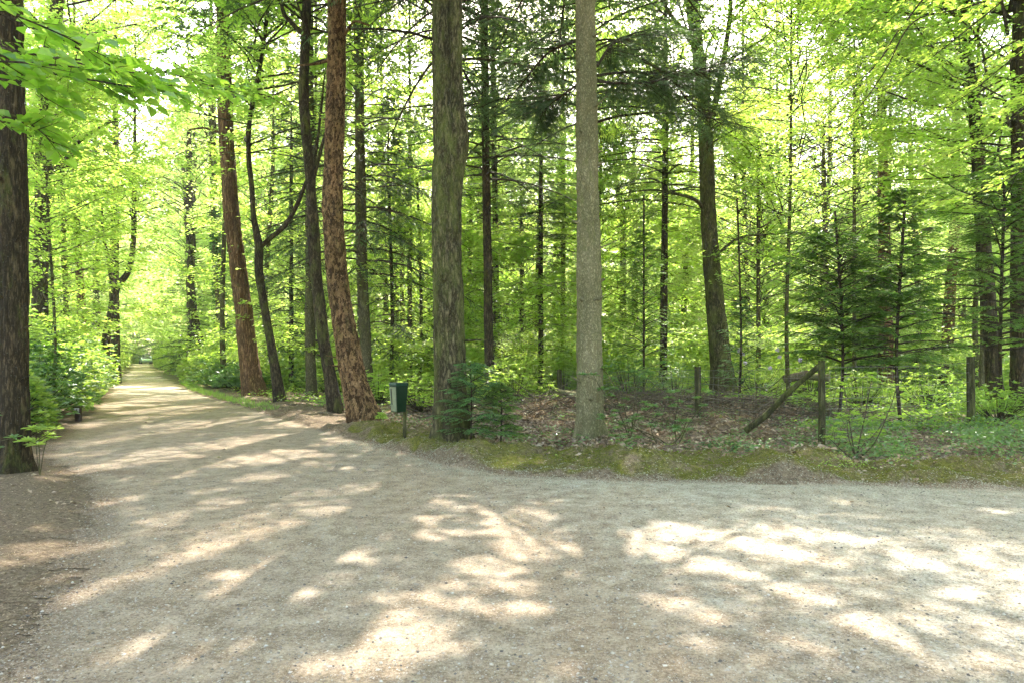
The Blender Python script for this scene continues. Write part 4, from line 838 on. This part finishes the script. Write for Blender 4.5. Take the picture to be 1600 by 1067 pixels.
for i, (x, y, h, rx, lf) in enumerate([(-9.6, 12.6, 1.7, 1.3, 'rhodo'), (-12.3, 15.5, 2.2, 1.8, 'bright'), (-15.5, 20, 2.4, 2, 'rhodo'), (-8.3, 9.6, 1.2, .9, 'bright')]):
    shrub('bush', ['dark glossy bush right behind the first hedge bush', 'tall yellow green bush rising behind the left hedge', 'dark rhododendron bush deep behind the left hedge', 'low light green bush just behind the big dark left trunk'][i], x, y, h, rx, lf, 420, .12, .4)
# right side of the track
rs = [((345, 612), 1.1, 1.3, 'rhodo', 'dark blue green rhododendron at the foot of the orange leaning trunk, left of it'), ((312, 607), 1.5, 1.4, 'rhodo', 'rhododendron at the foot of the dark trunk that leans over the track'),
      ((283, 598), 2.2, 1.9, 'bright', 'yellow green bush bulging over the right edge of the far track'), ((262, 590), 2.4, 2.2, 'bright', 'bright bush second from the far end of the track on its right'), ((247, 583), 2.8, 2.6, 'bright', 'small looking green bush at the far right end of the track'),
      ((460, 607), 1.4, 1.6, 'rhodo', 'rhododendron thicket between the slender curved trunk and the pale one'), ((420, 600), 1.8, 1.8, 'rhodo', 'rhododendron thicket behind the orange leaning trunk'), ((375, 603), 1.6, 1.5, 'bright', 'light green bush directly left of the orange leaning trunk foot')]
for i, ((px, py), h, rx, lf, lab) in enumerate(rs):
    x, y = G(px, py); shrub('rhododendron_bush' if lf == 'rhodo' else 'bush', lab, x+rx*.5, y+rx*.4, h, rx, lf, 480, .11+.002*y, .36 if lf == 'rhodo' else .55)
md = [(590, 21, 1.3, 1.2, 'beech', 'leafy low bush behind the reddish leaning trunk and the bin'), (660, 17.5, 1.15, 1.1, 'beech', 'light green low bush between the bin and the double trunk'), (625, 26, 1.6, 1.6, 'bright', 'pale bush far behind the bin'),
      (730, 20, 1.3, 1.2, 'rhodo', 'bush behind the double trunk, right of it'), (805, 19.5, 1.3, 1.3, 'beech', 'light green bush between the mossy spruce trunk and the very thin one'), (985, 19.2, 1.55, 1.2, 'rhodo', 'rhododendron bush just right of the pale trunk behind the leaf heap'),
      (1055, 20.5, 1.6, 1.3, 'rhodo', 'rhododendron bush behind the middle fence post'), (880, 26, 1.7, 1.8, 'bright', 'bright bush left of the pale trunk far behind'), (1180, 25, 1.6, 1.8, 'bright', 'bright bush right of the leaning mossy trunk with lavender flowers'),
      (1265, 27, 2.2, 2.2, 'bright', 'bright bush behind the corner post'), (1345, 19, 1.1, 1.0, 'bright', 'light green bush between the flat topped fir and the thin black stem'), (1560, 15, .9, 1.1, 'herb', 'green fern like bush right of the far right post'),
      (1450, 20, 1.3, 1.4, 'beech', 'airy bush left of the far right fence post'), (1440, 30, 2.4, 2.4, 'fir', 'bluish green bush between the orange pine trunks'), (520, 28, 1.6, 1.7, 'bright', 'pale bush behind the dark bare trunk')]
for (px, y, h, rx, lf, lab) in md:
    shrub('bush', lab, (px-800)/F*y, y, h, rx, lf, 330, .10 if y > 18 else .08, .4 if lf == 'rhodo' else .55, ros=7)

# twiggy rhododendrons in the foreground: bare curved stems ending in leaf rosettes
def stemmy(name, label, foot, Y, stems, lf='rhodo', L=.10, ros=8, tw=5, cw=5, bark='green', r0=.012):
    r = np.random.default_rng(int(foot[0])); bx = (foot[0]-800)/F*Y; base = np.array([bx, Y, ghs(bx, Y)]); root = empty(name, base, label, 'shrub')
    chs = []; cc = []; dd = []; nn = []; LL = []
    for pts in stems:
        W = np.array([Pz(a, b, Y)-base for a, b in pts]); W[0] = W[0]*np.array([1, 0, 0])+np.array([0, 0, -.03]); W[:, 1] += np.linspace(0, r.uniform(-.35, .35), len(W))
        q = spline(W, 6); chs += tubes_chunks([tube(q, np.linspace(r0, .004, len(q)), 7)])
        ends = [q[-1]]
        for i in range(tw):
            k = int(len(q)*r.uniform(.5, .95)); k = min(k, len(q)-1); e = q[k]+np.array([r.normal(0, .12), r.normal(0, .12), r.uniform(.02, .16)]); chs.append(prisms(q[k][None], e[None], .005, .003, 0, 4)); ends.append(e)
        for e in ends:
            for ring in range(2):
                n = ros; az = np.arange(n)*2*np.pi/n+r.uniform(0, 1); d = unit(np.stack([np.cos(az), np.sin(az), np.full(n, .15+.5*ring)+r.normal(0, .15, n)], -1)); l = L*r.uniform(.7, 1.2, n)*(1 if ring == 0 else .75)
                cc.append(e+d*(l*.55)[:, None]); dd.append(d); LL.append(l); nn.append(unit(np.array([0, 0, 1.])+r.normal(0, .25, (n, 3))))
    mesh_obj('stems', chs, [BARK[bark]], root, smooth=True)
    mesh_obj('foliage', [leaves(np.concatenate(cc), np.concatenate(dd), np.concatenate(nn), np.concatenate(LL), .34, 0, .1, True)], [LEAF[lf]], root); return root
stemmy('rhododendron', 'sparse rhododendron with bare arching stems on the moss in front of the middle post', (1045, 712), 10.9, [
    [(1043, 710), (1035, 692), (1010, 680), (985, 655), (975, 635)], [(1044, 710), (1030, 685), (1000, 672), (960, 660), (942, 655)], [(1047, 712), (1055, 690), (1052, 660), (1056, 630), (1052, 610)],
    [(1048, 712), (1062, 690), (1075, 665), (1092, 640), (1105, 610)], [(1045, 710), (1025, 690), (1015, 660), (1008, 640)], [(1046, 712), (1060, 680), (1068, 655)], [(1042, 708), (1010, 690), (975, 690), (960, 665)]], L=.095)
stemmy('rhododendron', 'leafy shrub with pale slanting stems on the verge right of the corner post', (1338, 718), 10.3, [
    [(1338, 720), (1350, 700), (1368, 680), (1385, 660), (1395, 640)], [(1338, 720), (1345, 705), (1362, 690), (1382, 678)], [(1337, 720), (1330, 700), (1322, 680), (1318, 655)], [(1336, 720), (1322, 705), (1312, 690)],
    [(1338, 720), (1342, 690), (1350, 650), (1356, 610), (1360, 590)], [(1338, 720), (1360, 690), (1376, 640), (1382, 600)], [(1337, 720), (1328, 690), (1316, 640), (1306, 600)]], lf='herb', L=.085, bark='deadtwig')
stemmy('rhododendron', 'rhododendron rosettes in front of the pale grey trunk', (985, 668), 11.35, [[(985, 668), (965, 640), (940, 610), (925, 585)], [(985, 668), (975, 630), (955, 590), (945, 575)], [(985, 668), (990, 620), (985, 580)], [(985, 668), (1005, 620), (1020, 585)]], L=.11, tw=4)
stemmy('sapling', 'tiny green sapling at the foot of the thick reddish trunk', (598, 672), 12.6, [[(598, 672), (592, 660), (585, 656)], [(598, 672), (602, 655), (606, 650)]], lf='herb', L=.08, tw=2, r0=.005)
stemmy('sapling', 'leafy shoot growing right of the foot of the big dark left trunk', (62, 722), 8.4, [[(62, 722), (66, 700), (70, 680)], [(62, 722), (72, 700), (82, 690)], [(62, 722), (58, 700), (60, 670)]], lf='bright', L=.10, tw=3, r0=.006)
stemmy('sapling', 'leafy shoot at the far left edge in front of the big dark trunk', (2, 735), 7.6, [[(-8, 735), (-6, 690), (-2, 640)], [(-8, 735), (-14, 700), (-10, 665)], [(-8, 735), (-4, 720), (-2, 700)]], lf='rhodo', L=.09, tw=2, r0=.006)
# bluish fir sapling at the foot of the double trunk
def fir_sapling(name, label, px, Y, h, Rr, seed, nb=30, lf='fir'):
    r = np.random.default_rng(seed); x = (px-800)/F*Y; root = empty(name, (x, Y, ghs(x, Y)), label, 'young tree')
    mesh_obj('trunk', tubes_chunks([tube(np.array([[0, 0, -.05], [.02, 0, h*.5], [0, 0, h]]), [.016, .011, .004], 8)]), [BARK['dark']], root, smooth=True)
    ch, (c, d, n, L), nw = conifer_crown(r, .12, h, Rr, nb=nb, K=11, nl=30, nsz=.05, droop=.25, rise=.3, top=.55, nw=.24)
    mesh_obj('crown', ch+[leaves(c, d, n, L, nw, 1, 0)], [BARK['twig'], LEAF[lf]], root); return root
fir_sapling('fir_sapling', 'bluish green fir sapling at the foot of the mossy double trunk', 735, 10.2, 1.2, .66, 8, 22)
fir_sapling('fir_sapling', 'smaller fir sapling right of the one by the double trunk', 782, 10.6, .95, .42, 9, 26, 'yew')

# ------------------------------------------------------------------ fence, brace, bin, sign, car
def bm_box(cx, cy_, cz, sx, sy, sz, top=(1, 1)):
    v = np.array([[-1, -1, -1], [1, -1, -1], [1, 1, -1], [-1, 1, -1], [-1, -1, 1], [1, -1, 1], [1, 1, 1], [-1, 1, 1]], float)*.5
    v[4:, 0] *= top[0]; v[4:, 1] *= top[1]; v = v*np.array([sx, sy, sz])+np.array([cx, cy_, cz])
    return v, np.array([[0, 3, 2, 1], [4, 5, 6, 7], [0, 1, 5, 4], [1, 2, 6, 5], [2, 3, 7, 6], [3, 0, 4, 7]])
def pmat(name, col, rough=.6, metal=0, nz=.15, scale=18, bump=.05):
    m, t, out = newmat(name); tc = nd(t, 'ShaderNodeTexCoord'); n1 = noise(t, tc.outputs['Object'], scale, 5, .7)
    c = mixc(t, n1, tuple(x*(1-nz*2) for x in col), tuple(min(1, x*(1+nz*2)) for x in col))
    b = nd(t, 'ShaderNodeBsdfPrincipled'); b.inputs['Roughness'].default_value = rough; b.inputs['Metallic'].default_value = metal; b.inputs['Specular IOR Level'].default_value = .5 if rough < .3 else .2
    t.links.new(c, b.inputs['Base Color']); bp = nd(t, 'ShaderNodeBump'); bp.inputs['Strength'].default_value = bump; t.links.new(n1, bp.inputs['Height']); t.links.new(bp.outputs[0], b.inputs['Normal'])
    t.links.new(b.outputs[0], out.inputs[0]); return m
def bevel(o, wd, seg=2):
    m = o.modifiers.new('bevel', 'BEVEL'); m.width = wd; m.segments = seg; m.limit_method = 'ANGLE'; return o

posts = [(874, 23.0, 578, 8), (1090, 14.4, 575, 10), (1284, 11.2, 568, 10.5), (1517, 13.8, 562, 12)]
b0 = np.array([(1284-800)/F*11.2, 11.2, 0.0])
fence = empty('wire_fence', b0, 'wire mesh fence on four mossy round wooden posts across the forest floor', 'fence')
tops = []
for (px, Y, pt, wd) in posts:
    top = Pz(px, pt, Y)-b0; x = top[0]; gz = ghs(x+b0[0], Y); rad = wd/F*Y/2
    tops.append((top, gz))
    P = np.array([[x, top[1], gz-.2], [x+.006, top[1], gz+.4], [x, top[1], top[2]-.02], [x, top[1], top[2]]]); P = spline(P, 6)
    rr = np.full(len(P), rad); rr[-1] *= .8
    mesh_obj('post', tubes_chunks([tube(P, rr, 20, barkify(int(px), amp=.06, flare=0))]), [BARK['post']], fence, smooth=True)
wire = pmat('rusty_wire', (.20, .19, .16), .5, .6)
chs = []
for a in range(3):
    (t0, g0), (t1, g1) = tops[a], tops[a+1]
    for k in range(8):
        f = .05+.13*k; p0 = t0.copy(); p1 = t1.copy(); h0 = t0[2]-g0; h1 = t1[2]-g1
        p0[2] = g0+h0*f; p1[2] = g1+h1*f; q = np.array([p0, (p0+p1)/2-np.array([0, 0, .03]), p1]); q = spline(q, 8)
        chs += tubes_chunks([tube(q, .0032, 4, cap=False)])
    n = int(np.linalg.norm((t1-t0)[:2])/.15); u = (np.arange(n)+.5)/n
    p0 = t0+(t1-t0)*u[:, None]; p1 = p0.copy(); g = g0+(g1-g0)*u; hh = p0[:, 2]-g
    p0[:, 2] = g+hh*.05-.12*u*(1-u); p1[:, 2] = g+hh*.96-.12*u*(1-u); chs.append(prisms(p0, p1, .0016, .0016, 0, 3))
mesh_obj('wire_mesh', chs, [wire], fence)
P = np.array([Pz(1281, 571, 11.3), Pz(1235, 610, 11.6), Pz(1195, 650, 11.9), Pz(1165, 672, 12.1)])-b0
mesh_obj('brace', tubes_chunks([tube(spline(P, 6), np.linspace(.045, .062, 19), 16, barkify(5, amp=.08, flare=0))]), [BARK['post']], fence, smooth=True)

def log(name, label, pts, rads, bark='deadtwig', cat_='branch', br=0):
    pts = np.array(pts); base = pts.mean(0); r = np.random.default_rng(int(abs(base[0]*100))+1); q = spline(pts-base, 8); root = tag(mesh_obj(name, tubes_chunks([tube(q, np.interp(np.linspace(0, 1, len(q)), np.linspace(0, 1, len(rads)), rads), 12, barkify(3, amp=.1, flare=0))]), [BARK[bark]], smooth=True), label, cat_)
    root.location = base; return root
log('fallen_branch', 'thin broken branch sticking up from the leaf heap beside the brace', [Pz(1238, 616, 12.6), Pz(1205, 628, 12.8), Pz(1178, 645, 13.1)], [.018, .025, .03])
log('fallen_log', 'fallen grey log lying on the leaf heap left of the pale trunk', [Pz(868, 610, 19), Pz(900, 616, 18.4), Pz(935, 620, 18)], [.07, .09, .08], 'grey', 'log')
log('fallen_log', 'pale cut log lying behind the corner post, left piece', [Pz(1228, 592, 24), Pz(1262, 584, 24.4)], [.17, .15], 'deadtwig', 'log')
log('fallen_log', 'pale cut log lying behind the corner post, right piece', [Pz(1264, 588, 23.6), Pz(1296, 590, 23.2)], [.13, .14], 'grey', 'log')
log('fallen_branch', 'long bare branch lying across the top of the leaf heap left of the brace', [Pz(1125, 622, 16.5), Pz(1160, 622, 16), Pz(1200, 626, 15.4), Pz(1240, 640, 15)], [.03, .028, .02, .012])

# bin
x, Y = (631-800)/F*11.35, 11.35
bz = ghs(x, Y); bn = empty('litter_bin', (x, Y, bz), 'green metal litter bin with a faded front on a short wooden post', 'bin')
mesh_obj('post', tubes_chunks([tube(spline(np.array([[0.0, .09, -.2], [.0, .09, .4], [.0, .09, .86]]), 6),   .030, 16, barkify(2, amp=.05, flare=0))]), [BARK['post']], bn, smooth=True)
green_p = pmat('green_paint', (.007, .023, .008), .42, 0, .25, 9); fade = pmat('faded_green_paint', (.17, .19, .11), .7, 0, .30, 12); dark = pmat('dark_slot', (.012, .01, .008), .9); lidm = pmat('lid_green', (.010, .036, .019), .4, 0, .2, 10)
a = R_(38); ca, sa = math.cos(a), math.sin(a)
def rot(v): w = v.copy(); w[:, 0], w[:, 1] = v[:, 0]*ca-v[:, 1]*sa-.075, v[:, 0]*sa+v[:, 1]*ca-.07; return w
hb = .44; zc = .46+hb/2
v, f = bm_box(0, 0, zc, .17, .20, hb, (1.32, 1.22)); bevel(mesh_obj('body', [(rot(v), f, 0)], [green_p], bn), .012)
v, f = bm_box(-.088, 0, zc, .17, .20, hb, (1.32, 1.22))
# faded front plate on the left-facing side, with its slot
def side_quad(y0, y1, z0_, z1_, off):
    t0 = (z0_-.46)/hb; t1 = (z1_-.46)/hb; X0 = -(.085*(1+.32*t0))-off; X1 = -(.085*(1+.32*t1))-off
    vv = np.array([[X0, y0*(1+.22*t0), z0_], [X0, y1*(1+.22*t0), z0_], [X1, y1*(1+.22*t1), z1_], [X1, y0*(1+.22*t1), z1_]]); bk = vv+np.array([off, 0, 0])
    V = np.vstack([vv, bk]); return rot(V), np.array([[0, 3, 2, 1], [4, 5, 6, 7], [0, 1, 5, 4], [1, 2, 6, 5], [2, 3, 7, 6], [3, 0, 4, 7]])
v, f = side_quad(-.092, .092, .475, .875, .005); fp = mesh_obj('front_panel', [(v, f, 0)], [fade], bn)
v, f = side_quad(.030, .052, .58, .85, .008); mesh_obj('slot', [(v, f, 0)], [dark], fp)
v, f = bm_box(0, 0, .922, .250, .268, .05, (.86, .86)); bevel(mesh_obj('lid', [(rot(v), f, 0)], [lidm], bn), .012)
v, f = bm_box(.0, .06, .72, .06, .03, .05); mesh_obj('bracket', [(v, f, 0)], [pmat('zinc', (.3, .3, .3), .4, .8)], bn)

# little numbered marker
x, Y = G(122, 658); mk = empty('marker_post', (x, Y, ghs(x, Y)), 'short dark wooden marker with a small white numbered plate at the hedge', 'marker')
wd = pmat('dark_wood', (.05, .032, .022), .8); wh = pmat('white_plate', (.62, .62, .56), .5, 0, .1)
v, f = bm_box(0, 0, .13, .13, .07, .36); bevel(mesh_obj('post', [(v, f, 0)], [wd], mk), .008)
v, f = bm_box(0, -.01, .335, .17, .12, .025); bevel(mesh_obj('cap', [(v, f, 0)], [wd], mk), .005)
v, f = bm_box(-.005, -.043, .265, .10, .012, .09); pl = mesh_obj('plate', [(v, f, 0)], [wh], mk)
th = np.linspace(0, 2*np.pi, 17)
ring = [tube(np.array([[-.005+rx*math.cos(q), -.052, zc_+rx*math.sin(q)] for q in th]), .0045, 5, cap=False) for rx, zc_ in ((.014, .251), (.012, .279))]
mesh_obj('numeral', tubes_chunks(ring), [dark], pl)

# car at the far end of the track
x, Y = (227.5-800)/F*119, 119.0
car = empty('parked_car', (x, Y, ghs(x, Y)), 'pale blue car parked across the far end of the track', 'car')
cp = pmat('pale_blue_paint', (.38, .52, .58), .25, .3, .05); gl = pmat('car_glass', (.05, .07, .08), .08, 0, .1); ty = pmat('tyre_rubber', (.02, .02, .02), .8); al = pmat('alloy', (.5, .5, .52), .3, .8); lm = pmat('lamp_lens', (.8, .8, .78), .1)
prof = np.array([(-2.05, .35), (-2.1, .62), (-1.95, .82), (-1.1, .95), (-.55, 1.38), (.65, 1.42), (1.35, 1.0), (1.95, .92), (2.1, .7), (2.08, .35)])
def extr(pr, y0, y1, yt=None):
    n = len(pr); A = np.column_stack([pr[:, 0], np.full(n, y0), pr[:, 1]]); Bq = np.column_stack([pr[:, 0], np.full(n, y1), pr[:, 1]]); V = np.vstack([A, Bq]); i = np.arange(n); j = (i+1) % n
    return V, np.stack([i, j, j+n, i+n], -1), np.array([np.arange(n)]), np.array([np.arange(n)[::-1]+n])
ang = R_(124)
car.rotation_euler = (0, 0, ang)
V, q4, n0, n1 = extr(prof, -.82, .82); me_ = [(V, q4, 0), (V[:10], np.arange(10)[None], 0), (V[10:], np.arange(10)[::-1][None], 0)]; bevel(mesh_obj('body', me_, [cp], car), .05)
for s_ in (-1, 1):
    V, q4, n0, n1 = extr(np.array([(-1.0, .97), (-.5, 1.32), (.6, 1.35), (1.2, 1.0)]), s_*.822, s_*.83); mesh_obj('side_window', [(V, q4, 0), (V[:4], np.arange(4)[None], 0), (V[4:], np.arange(4)[::-1][None], 0)], [gl], car)
for nm, (a0, c0), (a1, c1) in (('windscreen', (-1.08, .985), (-.60, 1.36)), ('rear_window', (1.30, 1.045), (.73, 1.385))):
    sgn = -1 if a0 < 0 else 1; V = np.array([[a0+sgn*.02, -.68, c0], [a0+sgn*.02, .68, c0], [a1+sgn*.02, .6, c1], [a1+sgn*.02, -.6, c1]]); mesh_obj(nm, [(np.vstack([V, V-np.array([sgn*.03, 0, .03])]), np.array([[0, 1, 2, 3], [7, 6, 5, 4], [0, 4, 5, 1], [1, 5, 6, 2], [2, 6, 7, 3], [3, 7, 4, 0]]), 0)], [gl], car)
for sx in (-1.3, 1.3):
    for sy in (-.8, .8):
        wh_ = mesh_obj('wheel', tubes_chunks([tube(np.array([[sx, sy-.1, .31], [sx, sy+.1, .31]]), .31, 20)]), [ty], car); mesh_obj('rim', tubes_chunks([tube(np.array([[sx, sy-.11, .31], [sx, sy+.11, .31]]), .18, 16)]), [al], wh_)
for sy in (-.6, .6):
    v, f = bm_box(-2.08, sy, .68, .08, .3, .14); bevel(mesh_obj('headlight', [(v, f, 0)], [lm], car), .02)

# ------------------------------------------------------------------ ground-level scatter (stuff)
r = np.random.default_rng(31)
def scatter(name, label, cat_, n, region, dens, L, lf, tilt, wr, lift=.01, fold=.2, dirz=.2, fine=False, mats=None, Lr=(.6, 1.3), uptilt=None):
    x0, x1, y0, y1 = region; x = r.uniform(x0, x1, n); y = r.uniform(y0, y1, n); d, sd = pathdist(x, y); k = r.random(n) < dens(x, y, d, sd); x, y = x[k], y[k]; m = len(x)
    z = gh(x, y)+lift*r.random(m)+.004; c = np.stack([x, y, z], -1); a = r.uniform(0, 2*np.pi, m); l = L*r.uniform(*Lr, m)
    dd = unit(np.stack([np.cos(a), np.sin(a), r.normal(0, dirz, m)], -1)); nn = unit(np.stack([r.normal(0, tilt, m), r.normal(0, tilt, m), np.ones(m)], -1))
    if uptilt: dd = unit(np.stack([r.normal(0, uptilt, m), r.normal(0, uptilt, m), np.ones(m)], -1)); c = c+dd*(l*.5)[:, None]; nn = unit(np.stack([np.cos(a), np.sin(a), np.zeros(m)], -1))
    print(name, m)
    return tag(mesh_obj(name, [leaves(c, dd, nn, l, wr, 0, fold, fine)], [LEAF[lf]]), label, cat_, kind='stuff')
heap = lambda x, y: np.exp(-((x-4.3)/3.6)**2-((y-16.6)/3.0)**2)+np.exp(-((x-.8)/1.9)**2-((y-14.8)/3.4)**2)
scatter('leaf_litter', 'brown fallen leaves covering the forest floor around the pale trunk and the fence', 'leaf litter', 150000, (-4, 14, 9, 24), lambda x, y, d, s: np.where(s > 0, sstep(.9, 2.2, d)*(.12+.85*np.clip(heap(x, y), 0, 1))*(1-.9*sstep(6.5, 8.5, x)*sstep(12, 14, y)), 0), .105, 'litter', .5, .55, .06, .35, .35)
scatter('fallen_leaves', 'sparse dry leaves scattered over the moss bank and verges', 'leaf litter', 30000, (-9, 12, 6.5, 30), lambda x, y, d, s: np.where(d > 0, np.where((s > 0) & (d < 2.5), .9*sstep(.42, .6, fbm(x*1.7, y*1.7, 90))+.1, .3), .012), .055, 'litter', .35, .55, .012, .3, .25)
scatter('bark_crumbs', 'brown crumbs and bud scales on the earthy left edge of the track', 'debris', 120000, (-8, -1, 2.4, 12), lambda x, y, d, s: np.where(s < 0, sstep(-1.1, 0.0, d+.5*(fbm(x*1.5, y*1.5, 4)-.5)), 0)*.55*np.clip(9/(y*y)*1.6, .12, 1), .022, 'litter', .5, .4, .004, .3, .3)
scatter('bud_scales', 'pale petals and bud scales strewn where the gravel meets the moss', 'debris', 170000, (-3, 12, 5.5, 12), lambda x, y, d, s: np.where(s > 0, np.exp(-((d+.15)/.45)**2)*.95+.04*(d < 0)+.12*(d > 0), 0), .019, 'petal', .4, .55, .006, .25, .25)
scatter('track_debris', 'tiny dark bits of bark and twig on the gravel', 'debris', 60000, (-6, 9, 2.3, 11), lambda x, y, d, s: np.where(d < 0, .12+.8*sstep(.5, .68, fbm(x*1.2, y*1.2, 67))*(.35+.65*(x > 0)), 0), .016, 'litter', .4, .3, .003, .3, .2)
scatter('moss', 'short green moss on the bank along the right fork', 'moss', 260000, (-3, 12, 8.0, 13), lambda x, y, d, s: np.where(s > 0, sstep(.05, .3, d)*(1-sstep(1.3, 2.4, d+1.2*(fbm(x*1.1, y*1.1, 77)-.5)))*sstep(.44, .54, fbm(x*2.6, y*2.6, 12))*.8, 0), .018, 'moss', .5, .35, .002, .1, 0, uptilt=.5)
scatter('ground_cover', 'bright green low plants carpeting the ground behind the fence on the right', 'ground cover', 110000, (4, 26, 12.5, 36), lambda x, y, d, s: sstep(.42, .6, fbm(x*.8, y*.8, 44))*sstep(11, 14, y)*sstep(5.4, 6.6, x-(y-14)*.05)*(x < y*.85), .10, 'herb', .45, .7, .22, .15, .3)
scatter('ground_cover', 'green low plants on the forest floor beyond the heap of dry leaves', 'ground cover', 42000, (-11, 8, 15, 34), lambda x, y, d, s: np.where(s > 0, sstep(.6, 1.5, d), 0)*sstep(.45, .65, fbm(x*.9, y*.9, 46))*sstep(17, 20, y), .09, 'herb', .45, .6, .25, .15, .3)
scatter('grass', 'thin grass tufts along the right edge of the far track', 'grass', 60000, (-20, -6, 18, 36), lambda x, y, d, s: np.where((s > 0) & (d > 0) & (d < .45), .8, np.where((s < 0) & (d > 0) & (d < .4), .8, 0)), .15, 'grass', .3, .09, .0, .05, 0, uptilt=.45)
scatter('woodland_sprigs', 'scattered green sprigs growing through the dry leaves between the trunks', 'ground cover', 60000, (-4, 8, 9.6, 19), lambda x, y, d, s: np.where(s > 0, sstep(.9, 1.6, d), 0)*sstep(.58, .72, fbm(x*1.9, y*1.9, 303))*.8, .06, 'rhodo', .45, .5, .20, .15, .3)
scatter('ivy_patch', 'patch of bluish green ivy leaves below the leaning brace', 'ground cover', 9000, (2.6, 5.6, 9.8, 12.2), lambda x, y, d, s: np.exp(-((x-3.9)/.75)**2-((y-11.0)/.45)**2)*.8+.03, .05, 'ivy', .4, .8, .07, .15, .2)
scatter('bramble_tangle', 'dark low bramble leaves on the verge in the right corner', 'ground cover', 52000, (4.6, 10.5, 8.6, 13.5), lambda x, y, d, s: sstep(.35, 1.0, d)*sstep(.35, .65, fbm(x*1.1, y*1.1, 51))*.45*sstep(4.6, 5.6, x), .055, 'rhodo', .55, .6, .30, .15, .3)
scatter('seedlings', 'tiny green seedlings on the moss bank', 'ground cover', 9000, (.5, 7, 8.4, 11.5), lambda x, y, d, s: np.where(d > .3, sstep(.62, .72, fbm(x*1.6, y*1.6, 19)), 0)*.8, .035, 'herb', .4, .6, .05, .15, .3)
# twigs of the brush heap
n = 1500; x = r.normal(4.0, 2.5, n); y = r.normal(17, 1.5, n); z = gh(x, y)+r.uniform(0, .22, n); a = r.uniform(0, 2*np.pi, n); l = r.uniform(.3, 1.2, n)
p0 = np.stack([x, y, z], -1); dr = np.stack([np.cos(a), np.sin(a), r.normal(.06, .22, n)], -1); p1 = p0+dr*(l*.5)[:, None]; p2 = p1+(dr+r.normal(0, .25, (n, 3)))*(l*.5)[:, None]
tag(mesh_obj('brushwood', [prisms(p0, p1, .012, .009, 0, 4), prisms(p1, p2, .009, .004, 0, 3)], [BARK['deadtwig']]), 'dry twigs and brushwood piled on the heap of leaves behind the fence', 'brushwood', kind='stuff')
n = 700; x = r.uniform(-4, 9, n); y = r.uniform(10, 22, n); k = pathdist(x, y)[0] > .8; x, y = x[k], y[k]; n = len(x); z = gh(x, y)+.015; a = r.uniform(0, 6.28, n); l = r.uniform(.1, .5, n)
p0 = np.stack([x, y, z], -1); dr = np.stack([np.cos(a), np.sin(a), r.normal(.03, .1, n)], -1)
tag(mesh_obj('fallen_twigs', [prisms(p0, p0+dr*l[:, None], .005, .002, 0, 4)], [BARK['deadtwig']]), 'small dead twigs lying between the trunks', 'twigs', kind='stuff')
# gravel stones
def stone_mat():
    m, t, out = newmat('pebble'); g = nd(t, 'ShaderNodeNewGeometry'); c = ramp(t, g.outputs['Random Per Island'], [(0, (.06, .05, .045)), (.2, (.17, .145, .11)), (.5, (.27, .23, .175)), (.8, (.36, .32, .26)), (1, (.44, .41, .34))])
    b = nd(t, 'ShaderNodeBsdfPrincipled'); b.inputs['Roughness'].default_value = .75; t.links.new(c, b.inputs['Base Color']); t.links.new(b.outputs[0], out.inputs[0]); return m
n = 52000; u = r.random(n); y = 2.3*(9.5/2.3)**u; x = r.uniform(-1, 1, n)*y*.82; d, s = pathdist(x, y); k = (d < .1); k &= r.random(n) < np.where(x+(y-5)*.5 > 0, 1, .6); x, y = x[k], y[k]; n = len(x)
sz = .002+.010*r.random(n)**9+.0011*(y/3); z = gh(x, y)+.006
o6 = np.array([[1, 0, 0], [0, 1, 0], [-1, 0, 0], [0, -1, 0], [0, 0, .6], [0, 0, -.6]], float); V = o6[None]*sz[:, None, None]*r.uniform(.7, 1.3, (n, 6, 1)); a = r.uniform(0, 6.28, n); ca_, sa_ = np.cos(a)[:, None], np.sin(a)[:, None]
V = np.stack([V[..., 0]*ca_-V[..., 1]*sa_, V[..., 0]*sa_+V[..., 1]*ca_, V[..., 2]], -1)+np.stack([x, y, z+sz*.15], -1)[:, None]
f8 = np.array([[0, 1, 4], [1, 2, 4], [2, 3, 4], [3, 0, 4], [1, 0, 5], [2, 1, 5], [3, 2, 5], [0, 3, 5]]); Ft = (np.arange(n)*6)[:, None, None]+f8[None]
tag(mesh_obj('gravel', [(V.reshape(-1, 3), Ft.reshape(-1, 3), 0)], [stone_mat()]), 'small pale and dark pebbles lying loose on the track', 'gravel', kind='stuff')
# lavender flowers on the bush, and a dead leaf bunch in the right tree
rt = [o for o in SH if 'lavender' in o['label']][0]
rr_ = np.random.default_rng(3)
for k in range(9):
    c0 = np.array([rr_.uniform(-1.2, 1.2), rr_.uniform(-1.4, -.6), rr_.uniform(.9, 1.75)]); n = 26; dq = unit(rr_.normal(0, 1, (n, 3))); sq = unit(np.cross(dq, rr_.normal(0, 1, (n, 3)))); V = np.vstack([c0[None], np.stack([c0+dq*.075+sq*.026, c0+dq*.075-sq*.026], 1).reshape(-1, 3)])
    mesh_obj('flower', [(V, np.stack([np.zeros(n, int), 1+2*np.arange(n), 2+2*np.arange(n)], -1), 0)], [LEAF['flower']], rt)
print('leaves total', NL[0], 'size ok')
# ------------------------------------------------------------------ hazy summer air in the wood
m, t, out = newmat('haze'); pv = nd(t, 'ShaderNodeVolumePrincipled'); pv.inputs['Color'].default_value = (.95, .97, .90, 1); pv.inputs['Density'].default_value = HAZE; pv.inputs['Anisotropy'].default_value = 0.3
t.links.new(pv.outputs[0], out.inputs['Volume'])
v, f = bm_box(0, 275, 15.5, 860, 690, 34.4); tag(mesh_obj('haze', [(v, f, 0)], [m]), 'thin bright summer haze hanging between the trees', 'haze', kind='stuff')
